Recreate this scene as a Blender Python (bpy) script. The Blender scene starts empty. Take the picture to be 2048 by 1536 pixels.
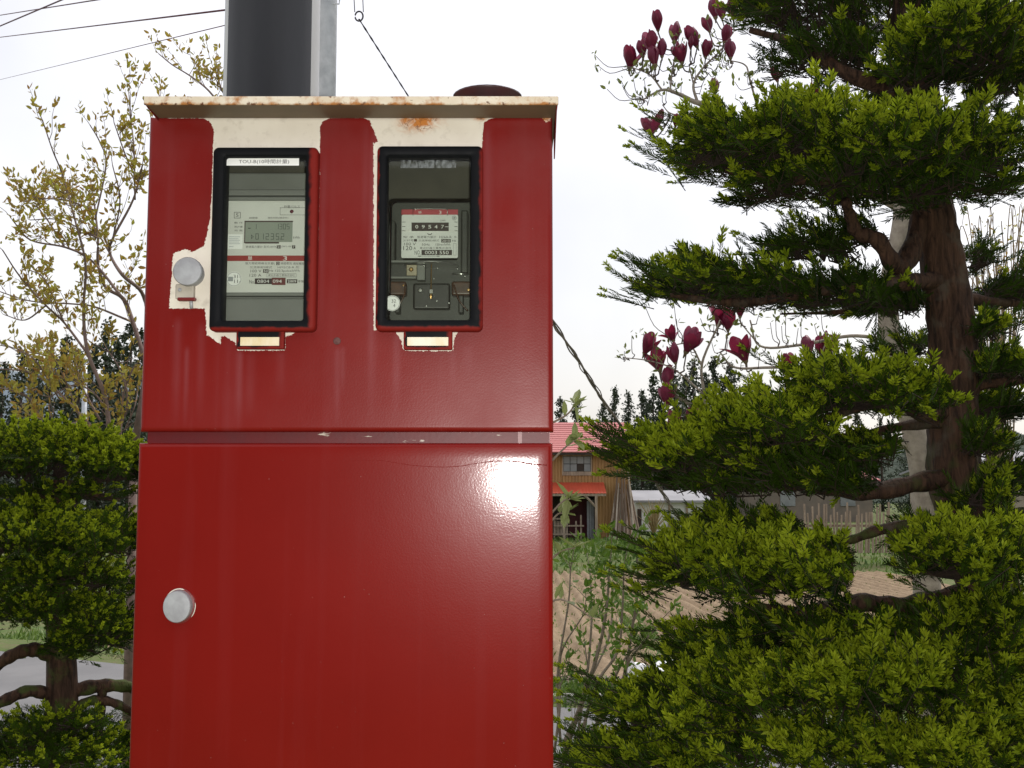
import bpy, bmesh, math, random
import numpy as np
from mathutils import Vector, Matrix

# ------------------------------------------------------------------ camera, sky, light, exposure
scene = bpy.context.scene
COL = scene.collection
R = math.radians
F = 2150.0                       # focal length in photo pixels (2048 wide)
PITCH = R(5.13)
CAM = Vector((0.0, 0.0, 1.5))
cd = bpy.data.cameras.new('camera')
cd.sensor_width = 36.0
cd.lens = F / 2048 * 36.0
cd.clip_start = 0.02
cd.clip_end = 6000
cam = bpy.data.objects.new('camera', cd)
cam.location = CAM
cam.rotation_euler = (R(90) + PITCH, 0, 0)
COL.objects.link(cam)
scene.camera = cam

world = bpy.data.worlds.new('World')
scene.world = world
world.use_nodes = True
wn, wl = world.node_tree.nodes, world.node_tree.links
wn.clear()
SUN_EL, SUN_AZ = R(58), R(38)    # azimuth measured from +Y towards +X
sky = wn.new('ShaderNodeTexSky'); sky.sky_type = 'NISHITA'; sky.sun_disc = False
sky.sun_elevation = SUN_EL; sky.sun_rotation = SUN_AZ; sky.dust_density = 4.0
bg1 = wn.new('ShaderNodeBackground'); bg1.inputs[1].default_value = 0.05
wl.new(sky.outputs[0], bg1.inputs[0])
tc = wn.new('ShaderNodeTexCoord')
cn = wn.new('ShaderNodeTexNoise'); cn.inputs['Scale'].default_value = 2.2; cn.inputs['Detail'].default_value = 5
wl.new(tc.outputs['Generated'], cn.inputs['Vector'])
cr = wn.new('ShaderNodeValToRGB')
cr.color_ramp.elements[0].position = 0.34; cr.color_ramp.elements[0].color = (0.66, 0.64, 0.635, 1)
cr.color_ramp.elements[1].position = 0.62; cr.color_ramp.elements[1].color = (0.90, 0.87, 0.855, 1)
wl.new(cn.outputs[0], cr.inputs[0])
bg2 = wn.new('ShaderNodeBackground'); bg2.inputs[1].default_value = 0.80      # the cloud layer
wl.new(cr.outputs[0], bg2.inputs[0])
ads = wn.new('ShaderNodeAddShader')
wl.new(bg1.outputs[0], ads.inputs[0]); wl.new(bg2.outputs[0], ads.inputs[1])
wo = wn.new('ShaderNodeOutputWorld'); wl.new(ads.outputs[0], wo.inputs[0])

sl = bpy.data.lights.new('sun', 'SUN'); sl.energy = 1.5; sl.angle = R(14); sl.color = (1.0, 0.965, 0.91)
so = bpy.data.objects.new('sun', sl)
sdir = Vector((math.sin(SUN_AZ) * math.cos(SUN_EL), math.cos(SUN_AZ) * math.cos(SUN_EL), math.sin(SUN_EL)))
so.rotation_euler = sdir.to_track_quat('Z', 'Y').to_euler()
so.location = (3, 3, 12)
COL.objects.link(so)
# the photographer's flash, the lit lamp whose reflection stands on the lower door
fl = bpy.data.lights.new('camera_flash', 'POINT'); fl.energy = 122.0; fl.shadow_soft_size = 0.016; fl.color = (1.0, 0.97, 0.93)
fo = bpy.data.objects.new('camera_flash', fl); fo.location = (0.028, 0.0, 1.497); COL.objects.link(fo)

vs = scene.view_settings
vs.view_transform = 'Standard'; vs.look = 'None'; vs.exposure = 0.3; vs.gamma = 1.0; vs.use_curve_mapping = False

# ------------------------------------------------------------------ helpers
rng = np.random.default_rng(7)
random.seed(7)
def P(x, y, Y):
    "photo pixel (x, y) on the vertical plane at distance Y"
    dx = (x - 1024) / F; dy = (768 - y) / F
    d = Vector((dx, math.cos(PITCH) - dy * math.sin(PITCH), math.sin(PITCH) + dy * math.cos(PITCH)))
    return CAM + d * (Y / d.y)
def PX(x, y, Y): return P(x, y, Y).x
def PZ(y, Y): return P(1024, y, Y).z
def S(Y): return Y / F           # metres for one photo pixel at distance Y

class MB:
    "collects geometry that becomes ONE mesh object"
    def __init__(s): s.V = []; s.n = 0; s.Pl = []; s.T = []
    def add(s, V, polys, mat=0, tone=0.5):
        V = np.asarray(V, float).reshape(-1, 3)
        for f in polys:
            f = np.asarray(f, int)
            if f.size: s.Pl.append((f.reshape(-1, f.shape[-1]) + s.n, mat))
        s.V.append(V); s.n += len(V)
        t = np.asarray(tone, float)
        s.T.append(np.full(len(V), float(t)) if t.ndim == 0 else t)
        return s
    def box(s, x0, x1, y0, y1, z0, z1, mat=0):
        V = [(x, y, z) for z in (z0, z1) for y in (y0, y1) for x in (x0, x1)]
        return s.add(V, [[(0, 2, 3, 1), (4, 5, 7, 6), (0, 1, 5, 4), (2, 6, 7, 3), (0, 4, 6, 2), (1, 3, 7, 5)]], mat)
    def quad(s, a, b, c, d, mat=0): return s.add([a, b, c, d], [[(0, 1, 2, 3)]], mat)
    def tube(s, pts, rad, n=6, mat=0, tone=0.5, cap=True, ell=None):
        pts = np.asarray([tuple(p) for p in pts], float); k = len(pts)
        rad = np.full(k, rad) if np.ndim(rad) == 0 else np.asarray(rad, float)
        tg = np.gradient(pts, axis=0); tg /= np.linalg.norm(tg, axis=1)[:, None] + 1e-12
        ref = np.array([0, 0, 1.0]) if abs(tg[:, 2].mean()) < 0.8 else np.array([0, 1.0, 0])
        u = np.cross(tg, ref); u /= np.linalg.norm(u, axis=1)[:, None] + 1e-12
        v = np.cross(u, tg)
        a = np.linspace(0, 2 * math.pi, n, endpoint=False)
        V = pts[:, None, :] + rad[:, None, None] * (np.cos(a)[None, :, None] * u[:, None, :] + np.sin(a)[None, :, None] * v[:, None, :])
        V = V.reshape(-1, 3)
        i = np.arange(k - 1)[:, None] * n; j = np.arange(n)[None, :]; j2 = (j + 1) % n
        q = np.stack([i + j, i + j2, i + n + j2, i + n + j], -1).reshape(-1, 4)[:, ::-1]
        polys = [q]
        if cap: polys.append(np.array([list(range(n))])); polys.append(np.array([list(range((k - 1) * n, k * n))[::-1]]))
        return s.add(V, polys, mat, tone)
    def lathe(s, prof, c, n=24, mat=0, axis='Z'):
        "profile [(r, h)] turned about an axis through c; axis 'Z' or '-Y' (towards the camera)"
        k = len(prof); a = np.linspace(0, 2 * math.pi, n, endpoint=False); V = []
        for r, h in prof:
            for t in a:
                x, y = r * math.cos(t), r * math.sin(t)
                V.append((c[0] + x, c[1] + y, c[2] + h) if axis == 'Z' else (c[0] + x, c[1] - h, c[2] + y))
        i = np.arange(k - 1)[:, None] * n; j = np.arange(n)[None, :]; j2 = (j + 1) % n
        q = np.stack([i + j, i + j2, i + n + j2, i + n + j], -1).reshape(-1, 4)
        polys = [q, np.array([list(range((k - 1) * n, k * n))])]
        if prof[0][0] > 1e-6: polys.append(np.array([list(range(n))[::-1]]))
        return s.add(V, polys, mat)
    def build(s, name, mats, parent=None, org=(0, 0, 0), smooth=False, tone=False):
        me = bpy.data.meshes.new(name)
        V = np.concatenate(s.V) - np.asarray(tuple(org), float)
        me.vertices.add(len(V)); me.vertices.foreach_set('co', V.ravel())
        idx = np.concatenate([f.ravel() for f, m in s.Pl])
        tot = np.concatenate([np.full(len(f), f.shape[1]) for f, m in s.Pl])
        mi = np.concatenate([np.full(len(f), m) for f, m in s.Pl])
        st = np.concatenate([[0], np.cumsum(tot)[:-1]])
        me.loops.add(len(idx)); me.loops.foreach_set('vertex_index', idx.astype(np.int32))
        me.polygons.add(len(tot)); me.polygons.foreach_set('loop_start', st.astype(np.int32))
        me.polygons.foreach_set('loop_total', tot.astype(np.int32))
        me.polygons.foreach_set('material_index', mi.astype(np.int32))
        me.polygons.foreach_set('use_smooth', np.full(len(tot), bool(smooth)))
        if tone:
            at = me.attributes.new('tone', 'FLOAT', 'POINT'); at.data.foreach_set('value', np.concatenate(s.T).astype(np.float32))
        me.update(calc_edges=True); me.validate()
        for m in (mats if isinstance(mats, (list, tuple)) else [mats]): me.materials.append(m)
        o = bpy.data.objects.new(name, me); COL.objects.link(o)
        if parent is not None: o.parent = parent
        return o

def thing(name, loc, label, cat, group=None):
    o = bpy.data.objects.new(name, None); o.empty_display_size = 0.1; o.location = loc; COL.objects.link(o)
    return tag(o, label, cat, group)
def tag(o, label, cat, group=None):
    o['label'] = label; o['category'] = cat
    if group: o['group'] = group
    return o
def kind(o, k): o['kind'] = k; return o
def bev(o, w, seg=2):
    m = o.modifiers.new('bevel', 'BEVEL'); m.width = w; m.segments = seg; m.limit_method = 'ANGLE'; m.angle_limit = R(40); return o
def spline(pts, m=6):
    "Catmull-Rom through 3-D points"
    p = [Vector(q) for q in pts]
    if len(p) < 3: return [p[0].lerp(p[-1], i / m) for i in range(m + 1)]
    p = [p[0] * 2 - p[1]] + p + [p[-1] * 2 - p[-2]]; out = []
    for i in range(1, len(p) - 2):
        for k in range(m):
            t = k / m; a, b, c, d = p[i - 1:i + 3]
            out.append(0.5 * ((2 * b) + (c - a) * t + (2 * a - 5 * b + 4 * c - d) * t * t + (3 * b - a - 3 * c + d) * t ** 3))
    out.append(p[-2]); return out
def rrect(x0, x1, z0, z1, r, y, n=5):
    out = []
    for cx, cz, a0 in ((x1 - r, z1 - r, 0), (x0 + r, z1 - r, 90), (x0 + r, z0 + r, 180), (x1 - r, z0 + r, 270)):
        for k in range(n + 1):
            a = R(a0 + 90 * k / n); out.append((cx + r * math.cos(a), y, cz + r * math.sin(a)))
    return out
def loops(mb, ls, mat=0, cap_first=False, cap_last=False):
    n = len(ls[0]); V = [p for l in ls for p in l]
    i = np.arange(len(ls) - 1)[:, None] * n; j = np.arange(n)[None, :]; j2 = (j + 1) % n
    q = np.stack([i + j, i + n + j, i + n + j2, i + j2], -1).reshape(-1, 4)
    polys = [q]
    if cap_first: polys.append(np.array([list(range(n))[::-1]]))
    if cap_last: polys.append(np.array([list(range((len(ls) - 1) * n, len(ls) * n))]))
    mb.add(V, polys, mat); return mb

# ------------------------------------------------------------------ materials
class NT:
    def __init__(s, name):
        s.m = bpy.data.materials.new(name); s.m.use_nodes = True
        s.t = s.m.node_tree; s.t.nodes.clear(); s.out = s.t.nodes.new('ShaderNodeOutputMaterial')
    def n(s, typ, **kw):
        nd = s.t.nodes.new('ShaderNode' + typ)
        for k, v in kw.items(): setattr(nd, k, v)
        return nd
    def l(s, a, b): s.t.links.new(a, b)
    def coord(s, scale=(1, 1, 1)):
        c = s.n('TexCoord'); mp = s.n('Mapping'); mp.inputs['Scale'].default_value = scale
        s.l(c.outputs['Object'], mp.inputs['Vector']); return mp.outputs[0]
    def noise(s, scale, detail=4, vec=None, rough=0.55, dist=0.0):
        nd = s.n('TexNoise'); nd.inputs['Scale'].default_value = scale; nd.inputs['Detail'].default_value = detail
        nd.inputs['Roughness'].default_value = rough; nd.inputs['Distortion'].default_value = dist
        s.l(vec if vec is not None else s.coord(), nd.inputs['Vector']); return nd.outputs[0]
    def math(s, op, a, b=None, c=None, clamp=False):
        nd = s.n('Math', operation=op, use_clamp=clamp)
        for i, v in enumerate((a, b, c)):
            if v is None: continue
            if isinstance(v, (int, float)): nd.inputs[i].default_value = v
            else: s.l(v, nd.inputs[i])
        return nd.outputs[0]
    def rng(s, v, a, b, c=0.0, d=1.0):
        nd = s.n('MapRange'); s.l(v, nd.inputs[0])
        for i, q in enumerate((a, b, c, d)): nd.inputs[i + 1].default_value = q
        return nd.outputs[0]
    def mix(s, f, a, b):
        nd = s.n('Mix', data_type='RGBA')
        for i, v in ((0, f), (6, a), (7, b)):
            if isinstance(v, (int, float)): nd.inputs[i].default_value = v
            elif isinstance(v, tuple): nd.inputs[i].default_value = v if len(v) == 4 else v + (1,)
            else: s.l(v, nd.inputs[i])
        return nd.outputs[2]
    def attr(s, name): nd = s.n('Attribute', attribute_name=name); return nd.outputs['Fac']
    def bump(s, h, strength=0.3, dist=0.01):
        nd = s.n('Bump'); nd.inputs['Strength'].default_value = strength; nd.inputs['Distance'].default_value = dist
        s.l(h, nd.inputs['Height']); return nd.outputs[0]
    def pbr(s, col, rough=0.6, spec=0.5, metal=0.0, normal=None):
        b = s.n('BsdfPrincipled')
        for k, v in (('Base Color', col), ('Roughness', rough), ('Specular IOR Level', spec), ('Metallic', metal)):
            if isinstance(v, tuple): b.inputs[k].default_value = v if len(v) == 4 else v + (1,)
            elif isinstance(v, (int, float)): b.inputs[k].default_value = v
            else: s.l(v, b.inputs[k])
        if normal is not None: s.l(normal, b.inputs['Normal'])
        s.l(b.outputs[0], s.out.inputs[0]); s.b = b
        return s.m
def M(name, c1, c2=None, rough=0.6, spec=0.5, metal=0.0, scale=12.0, stretch=(1, 1, 1), bump=0.0, bscale=None, bdist=0.01, lo=0.35, hi=0.65):
    t = NT(name); c2 = c2 or tuple(v * 0.8 for v in c1)
    vec = t.coord(stretch)
    f = t.rng(t.noise(scale, 5, vec), lo, hi)
    col = t.mix(f, c1, c2); nm = None
    if bump: nm = t.bump(t.noise(bscale or scale * 3, 4, vec), bump, bdist)
    return t.pbr(col, rough, spec, metal, nm)
def leafmat(name, dark, light, trans=0.3, rough=0.45, spec=0.35, tcol=None):
    t = NT(name)
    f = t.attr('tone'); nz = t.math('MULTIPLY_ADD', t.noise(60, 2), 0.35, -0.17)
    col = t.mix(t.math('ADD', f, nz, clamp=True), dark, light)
    t.pbr(col, rough, spec)
    tr = t.n('BsdfTranslucent')
    if tcol: tr.inputs[0].default_value = tcol + (1,)
    else: t.l(col, tr.inputs[0])
    mx = t.n('MixShader'); mx.inputs[0].default_value = trans
    t.l(t.b.outputs[0], mx.inputs[1]); t.l(tr.outputs[0], mx.inputs[2]); t.l(mx.outputs[0], t.out.inputs[0])
    return t.m
def glassmat(name, tint=(1, 1, 1), ior=1.45, rough=0.02, dirt=0.0):
    t = NT(name)
    fr = t.n('Fresnel'); fr.inputs[0].default_value = ior
    tp = t.n('BsdfTransparent'); tp.inputs[0].default_value = tint + (1,)
    gl = t.n('BsdfGlossy'); gl.inputs['Roughness'].default_value = rough
    mx = t.n('MixShader'); t.l(fr.outputs[0], mx.inputs[0]); t.l(tp.outputs[0], mx.inputs[1]); t.l(gl.outputs[0], mx.inputs[2])
    res = mx.outputs[0]
    if dirt:
        df = t.n('BsdfDiffuse'); df.inputs[0].default_value = (0.42, 0.4, 0.35, 1)
        m2 = t.n('MixShader'); t.l(t.math('MULTIPLY', t.noise(30, 5), dirt), m2.inputs[0])
        t.l(res, m2.inputs[1]); t.l(df.outputs[0], m2.inputs[2]); res = m2.outputs[0]
    t.l(res, t.out.inputs[0]); return t.m

# ------------------------------------------------------------------ the setting
GP = np.array([(-80, 0), (7.35, 0), (8.2, -0.02), (9.5, -0.2), (14, -0.7), (20, -1.2), (30, -1.6), (38, -1.75), (40.5, -1.3), (70, -1.3), (400, -1.2), (4000, -1.2)], float)
def gz(Y): return np.interp(Y, GP[:, 0], GP[:, 1])

m_ground = NT('grassy soil')
_f = m_ground.rng(m_ground.noise(1.6, 6), 0.42, 0.6)
_c = m_ground.mix(_f, (0.075, 0.115, 0.03), (0.16, 0.13, 0.075))
_c = m_ground.mix(m_ground.rng(m_ground.noise(14, 4), 0.3, 0.75), _c, (0.10, 0.15, 0.035))
m_ground = m_ground.pbr(_c, 0.9, 0.2, 0, m_ground.bump(m_ground.noise(45, 5), 0.6, 0.03))
m_road = M('asphalt', (0.20, 0.198, 0.20), (0.165, 0.163, 0.166), rough=0.85, spec=0.3, scale=2.0, bump=0.5, bscale=160, bdist=0.006)
m_field = NT('tilled soil')
_c = m_field.mix(m_field.rng(m_field.noise(1.3, 5), 0.35, 0.65), (0.335, 0.25, 0.165), (0.25, 0.185, 0.12))
_c = m_field.mix(m_field.rng(m_field.noise(30, 3), 0.45, 0.75), _c, (0.2, 0.145, 0.095))
m_field = m_field.pbr(_c, 0.95, 0.1, 0, m_field.bump(m_field.noise(40, 5), 0.7, 0.02))
m_bed = M('damp soil', (0.19, 0.12, 0.105), (0.26, 0.19, 0.16), rough=0.9, spec=0.2, scale=5, bump=0.7, bscale=40, bdist=0.03)
m_conc = M('concrete', (0.3, 0.29, 0.265), (0.2, 0.195, 0.175), rough=0.85, scale=9, bump=0.3)
m_grass = leafmat('grass blades', (0.05, 0.10, 0.015), (0.16, 0.25, 0.04), trans=0.25)
m_hill = M('wooded slope', (0.035, 0.05, 0.04), (0.075, 0.09, 0.07), rough=0.95, spec=0.1, scale=0.09, bump=1.0, bscale=0.2, bdist=3.0)
m_farhill = M('haze tinted distant slope', (0.16, 0.2, 0.24), (0.2, 0.235, 0.26), rough=0.95, spec=0.1, scale=0.03)  # haze is put into the colour as a pale blue grey

mb = MB()
ys = np.concatenate([[-80, -20, -5, 0, 3, 6], GP[1:-1, 0], [50, 60, 90, 150, 250, 1000, 4000]]); ys = np.unique(ys)
xs = np.array([-3000, -300, -60, -20, -8, 0, 8, 20, 60, 300, 3000], float)
V = [(x, y, gz(y)) for y in ys for x in xs]; nx = len(xs)
q = [(j * nx + i, j * nx + i + 1, (j + 1) * nx + i + 1, (j + 1) * nx + i) for j in range(len(ys) - 1) for i in range(nx - 1)]
ground = kind(mb.add(V, [q]).build('ground', m_ground), 'structure')

# road: far edge swings away on the left
mb = MB()
far = [(-60, 30), (-14, 14.5), (-6, 10.4), (-2.5, 8.6), (-1.0, 7.75), (0.28, 7.28), (0.81, 7.17), (4, 6.6), (30, 4.0)]
near = [(-60, 12), (-14, 6.4), (-6, 4.4), (-2.5, 4.7), (-1.0, 5.2), (0.28, 5.45), (0.81, 5.4), (4, 5.0), (30, 2.6)]
V = [(x, y, max(gz(y), -0.001) + 0.006) for x, y in far] + [(x, y, 0.006) for x, y in near]; n = len(far)
road = kind(mb.add(V, [[(i, i + 1, n + i + 1, n + i) for i in range(n - 1)]]).build('road', m_road), 'structure')
# a bank carries the road where it swings beyond the level ground
mb = MB()
V = [(x, y + 0.5, max(gz(y), -0.001) - 0.02) for x, y in far[:5]] + [(x, y - 1.2, -0.006) for x, y in far[:5]] + [(x, y + 6, gz(y + 6) - 0.05) for x, y in far[:5]]
kind(mb.add(V, [[(i, i + 1, 5 + i + 1, 5 + i) for i in range(4)] + [(10 + i, 10 + i + 1, i + 1, i) for i in range(4)]]).build('road_bank', m_ground), 'structure')
# concrete edging beyond the verge, in separate blocks
edging = kind(MB().box(-1.6, 4.2, 7.55, 7.6, -0.05, 0.012).build('kerb_bed', m_conc), 'structure')
for i in range(9):
    x0 = -1.4 + i * 0.62; y0 = 7.50 - 0.13 * (x0 + 1.4) * 0.35
    b = MB().box(x0, x0 + 0.605, y0, y0 + 0.11, -0.04, 0.05 + 0.006 * math.sin(i * 2.1)).build('kerb_stone', m_conc, edging); bev(b, 0.008)

# damp bed and furrowed field
mb = MB()
yy = np.linspace(8.15, 9.6, 10); xx = np.linspace(-8, 9, 60)
V = [(x, y + 0.05 * math.sin(3 * x), gz(y) + 0.012 + 0.018 * math.sin(7 * x + y * 3) * math.sin(5 * y)) for y in yy for x in xx]
q = [(j * 60 + i, j * 60 + i + 1, (j + 1) * 60 + i + 1, (j + 1) * 60 + i) for j in range(9) for i in range(59)]
kind(mb.add(V, [q]).build('soil_bed', m_bed, smooth=True), 'structure')
mb = MB()
yy = np.concatenate([np.linspace(9.35, 14, 60), np.linspace(14.2, 38.0, 100)]); xx = np.arange(-6, 13, 0.05)
X, Yg = np.meshgrid(xx, yy)
ph = (X - 0.012 * Yg + 0.02 * np.sin(Yg * 1.7)) / 0.33 * 2 * math.pi
edge = np.clip((Yg - 9.35) / 0.6, 0, 1)
Z = gz(Yg) + 0.016 + edge * (0.04 + 0.06 * np.sin(ph)) + 0.009 * rng.standard_normal(X.shape)
V = np.stack([X, Yg, Z], -1).reshape(-1, 3); nx = len(xx)
J, I = np.meshgrid(np.arange(len(yy) - 1), np.arange(nx - 1), indexing='ij')
q = np.stack([J * nx + I, J * nx + I + 1, (J + 1) * nx + I + 1, (J + 1) * nx + I], -1).reshape(-1, 4)
kind(mb.add(V, [q]).build('ploughed_field', m_field, smooth=True), 'structure')

def blades(name, pts, h, w, label=None, par=None, lean=0.35):
    "many upright grass blades as one mesh"
    n = len(pts); a = rng.uniform(0, 2 * math.pi, n); hh = h * rng.uniform(0.5, 1.2, n)
    side = np.stack([np.cos(a), np.sin(a), 0 * a], -1) * (w * 0.5)
    ln = np.stack([rng.normal(0, lean, n), rng.normal(0, lean, n), np.ones(n)], -1) * hh[:, None]
    mid = pts + ln * 0.55; tip = pts + ln * np.array([1.5, 1.5, 0.95])
    V = np.stack([pts - side, pts + side, mid + side * 0.8, mid - side * 0.8, tip], 1).reshape(-1, 3)
    b = np.arange(n)[:, None] * 5
    mbb = MB().add(V, [b + np.array([[0, 1, 2, 3]]), b + np.array([[3, 2, 4]])], 0, np.repeat(rng.uniform(0, 1, n), 5))
    o = mbb.build(name, m_grass, par, tone=True); return kind(o, 'stuff')
def patch(n, x0, x1, y0, y1, dz=0.0):
    x = rng.uniform(x0, x1, n); y = rng.uniform(y0, y1, n); return np.stack([x, y, gz(y) + dz], -1)
p = patch(5200, -1.2, 3.6, 7.22, 8.25); p = p[(p[:, 1] > 7.24 - 0.2 * (p[:, 0] - 0.28)) & ~((p[:, 1] > 7.34) & (p[:, 1] < 7.62) & (p[:, 0] < 3.4))]
tag(blades('verge_grass', p, 0.10, 0.012), 'strip of short green grass between the road and the soil bed', 'grass')
yv = rng.uniform(10.0, 37.5, 5000); lx = 1.56 + (yv - 10.3) * (3.5 - 1.56) / 26.7
p = np.stack([lx + rng.uniform(-0.2, 0.2, 5000) - 0.05, yv, gz(yv) + 0.05], -1)
tag(blades('field_path_grass', p, 0.09, 0.02), 'narrow grass path dividing the ploughed field', 'grass')
p = patch(2600, -5, 12, 9.6, 36, 0.05)
tag(blades('field_weeds', p, 0.07, 0.03), 'sparse young weeds scattered over the ploughed field', 'weeds')
p = patch(9000, -4, 26, 37.6, 51.5)
tag(blades('bank_grass', p, 0.2, 0.05), 'rough grass on the bank below the barn', 'grass')
p = patch(3800, -7.5, -1.5, 9.2, 17); p[:, 2] = gz(p[:, 1]) + 0.03
tag(blades('meadow_grass', p, 0.2, 0.03), 'green grass beyond the road behind the clipped shrub', 'grass')
p = np.concatenate([patch(3000, 0.3, 2.8, 2.2, 5.2), patch(2200, -2.6, -0.75, 2.0, 4.5)])
tag(blades('yard_grass', p, 0.07, 0.006), 'thin short grass under the garden trees', 'grass')

def hill(name, m, x0, x1, Y, depth, prof, rough):
    xs = np.linspace(x0, x1, 90); mb = MB(); V = []
    for k, fy in enumerate(np.linspace(0, 1, 7)):
        for x in xs:
            h = np.interp(x, [a for a, b in prof], [b for a, b in prof]) * math.sin(fy * math.pi / 2)
            V.append((x, Y + depth * fy, -1.6 + h + (rough * rng.standard_normal() if k else 0)))
    q = [(j * 90 + i, j * 90 + i + 1, (j + 1) * 90 + i + 1, (j + 1) * 90 + i) for j in range(6) for i in range(89)]
    return kind(mb.add(V, [q]).build(name, m, smooth=False), 'structure')
hill('wooded_hill', m_hill, -140, 150, 130, 40, [(-140, 12), (-40, 9), (-10, 6), (20, 6.5), (45, 9), (70, 11), (150, 14)], 1.0)
hill('distant_hill', m_farhill, -420, 100, 420, 200, [(-420, 75), (-220, 62), (-190, 54), (-160, 36), (-90, 16), (100, 10)], 1.6)

# ------------------------------------------------------------------ barn beyond the field
m_ochre = M('ochre siding', (0.36, 0.205, 0.075), (0.27, 0.15, 0.06), rough=0.7, scale=0.8, stretch=(3, 3, 0.5))
m_roof = M('faded red roof', (0.50, 0.16, 0.155), (0.41, 0.12, 0.12), rough=0.65, scale=0.6, stretch=(0.3, 1, 1))
m_awn = M('bright red sheet', (0.52, 0.075, 0.035), (0.4, 0.06, 0.03), rough=0.5, scale=1.2)
m_wood = M('weathered timber', (0.34, 0.27, 0.2), (0.22, 0.17, 0.125), rough=0.85, scale=3, stretch=(4, 4, 0.6))
m_pole = M('dry bark pole', (0.33, 0.25, 0.185), (0.2, 0.145, 0.105), rough=0.9, scale=2, stretch=(4, 4, 0.5))
m_poles = [m_pole, M('grey dry pole', (0.42, 0.36, 0.29), (0.3, 0.25, 0.2), rough=0.9, scale=2), M('dark bark pole', (0.17, 0.115, 0.08), (0.11, 0.075, 0.055), rough=0.9, scale=2)]
m_darkw = M('dark timber', (0.035, 0.028, 0.024), (0.06, 0.045, 0.035), rough=0.9, scale=2)
m_redp = M('dark red panel', (0.11, 0.018, 0.02), (0.07, 0.015, 0.018), rough=0.7, scale=2)
m_tin = M('grey tin sheet', (0.3, 0.32, 0.33), (0.2, 0.21, 0.22), rough=0.5, scale=2)
m_wglass = M('dusty window glass', (0.17, 0.185, 0.19), (0.24, 0.25, 0.25), rough=0.25, scale=1.5)
m_white = M('white plaster', (0.74, 0.76, 0.76), (0.62, 0.64, 0.63), rough=0.8, scale=0.8)
m_greyroof = M('grey roof', (0.3, 0.3, 0.32), (0.22, 0.22, 0.24), rough=0.6, scale=0.7)
BY = 52.0
bx0, bx1 = PX(960, 1000, BY), PX(1258, 1000, BY)
bz0 = gz(BY); ze = PZ(907, BY) + 0.1; org = ((bx0 + bx1) / 2, BY + 3, bz0)
barn = thing('barn', org, 'ochre timber barn with a faded red roof and open lean-to beyond the field', 'barn')
xr = PX(1191, 1000, BY); zl = PZ(982, BY)
def siding(x0, x1, z0, z1, y):
    n = int((x1 - x0) / 0.05); mb = MB(); V = []
    for i in range(n + 1):
        x = x0 + (x1 - x0) * i / n; d = 0.02 * (1 if i % 3 else -1)
        V += [(x, y - d, z0), (x, y - d, z1)]
    return mb.add(V, [[(2 * i, 2 * i + 2, 2 * i + 3, 2 * i + 1) for i in range(n)]])
wx0, wx1, wz0, wz1 = PX(1124, 930, BY), PX(1184, 930, BY), PZ(951, BY), PZ(910, BY)
zmid = zl
for a in ((bx0, wx0, zmid, ze), (wx1, bx1, zmid, ze), (wx0, wx1, zmid, wz0), (wx0, wx1, wz1, ze), (xr, bx1, bz0, zmid)):
    siding(*a, BY).build('siding', m_ochre, barn, org)
mb = MB(); mb.box(bx1, bx1 + 0.08, BY + 0.03, BY + 6, bz0, ze); mb.box(bx0 - 0.08, bx0, BY + 0.03, BY + 6, bz0, ze); mb.box(bx0, bx1, BY + 6, BY + 6.1, bz0, ze)
mb.add([(bx1 + 0.04, BY, ze), (bx1 + 0.04, BY + 6, ze), (bx1 + 0.04, BY + 3, ze + 1.6)], [[(0, 1, 2)]])
mb.build('wall', m_ochre, barn, org)
# window
w = MB(); t = 0.06
w.box(wx0, wx1, BY - 0.05, BY + 0.05, wz0, wz0 + 0.19); w.box(wx0, wx1, BY - 0.05, BY + 0.05, wz1 - t, wz1)
w.box(wx0, wx0 + t, BY - 0.05, BY + 0.05, wz0 + 0.19, wz1 - t); w.box(wx1 - t, wx1, BY - 0.05, BY + 0.05, wz0 + 0.19, wz1 - t)
win = w.build('window', m_wood, barn, org)
for i in range(4):
    for j in range(2):
        a0 = wx0 + t + (wx1 - wx0 - 2 * t) * i / 4; a1 = wx0 + t + (wx1 - wx0 - 2 * t) * (i + 1) / 4
        c0 = wz0 + 0.19 + (wz1 - t - wz0 - 0.19) * j / 2; c1 = wz0 + 0.19 + (wz1 - t - wz0 - 0.19) * (j + 1) / 2
        MB().box(a0 + 0.015, a1 - 0.015, BY + 0.01, BY + 0.03, c0 + 0.015, c1 - 0.015).build('pane', m_wglass if (i, j) != (2, 0) else m_darkw, win, org)
MB().box(wx0 + 0.02, wx1 - 0.02, BY + 0.04, BY + 0.07, wz0 + 0.02, wz1 - 0.02).build('glazing_bars', m_darkw, win, org)
# main roof in lapped courses
zr = PZ(846, BY + 3); rx0, rx1 = bx0 - 0.5, PX(1264, 905, BY - 0.5)
nc = 14
for k in range(nc):
    f0, f1 = k / nc, (k + 1) / nc + 0.012
    y0, y1 = BY - 0.55 + 3.55 * f0, BY - 0.55 + 3.55 * f1
    z0, z1 = ze - 0.06 + (zr - ze + 0.06) * f0, ze - 0.06 + (zr - ze + 0.06) * f1
    mb = MB(); V = []
    for x in (rx0, rx1): V += [(x, y0, z0 + 0.04), (x, y1, z1 + 0.01), (x, y1, z1 - 0.03), (x, y0, z0)]
    mb.add(V, [[(0, 1, 5, 4), (1, 2, 6, 5), (2, 3, 7, 6), (3, 0, 4, 7), (0, 3, 2, 1), (4, 5, 6, 7)]])
    mb.build('roof_course', m_roof, barn, org)
mb = MB(); V = [(x, BY + 3 + 3.6 * f, zr + (ze - 0.1 - zr) * f - dz) for x in (rx0, rx1) for f, dz in ((0, 0), (1, 0), (1, 0.05), (0, 0.05))]
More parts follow.
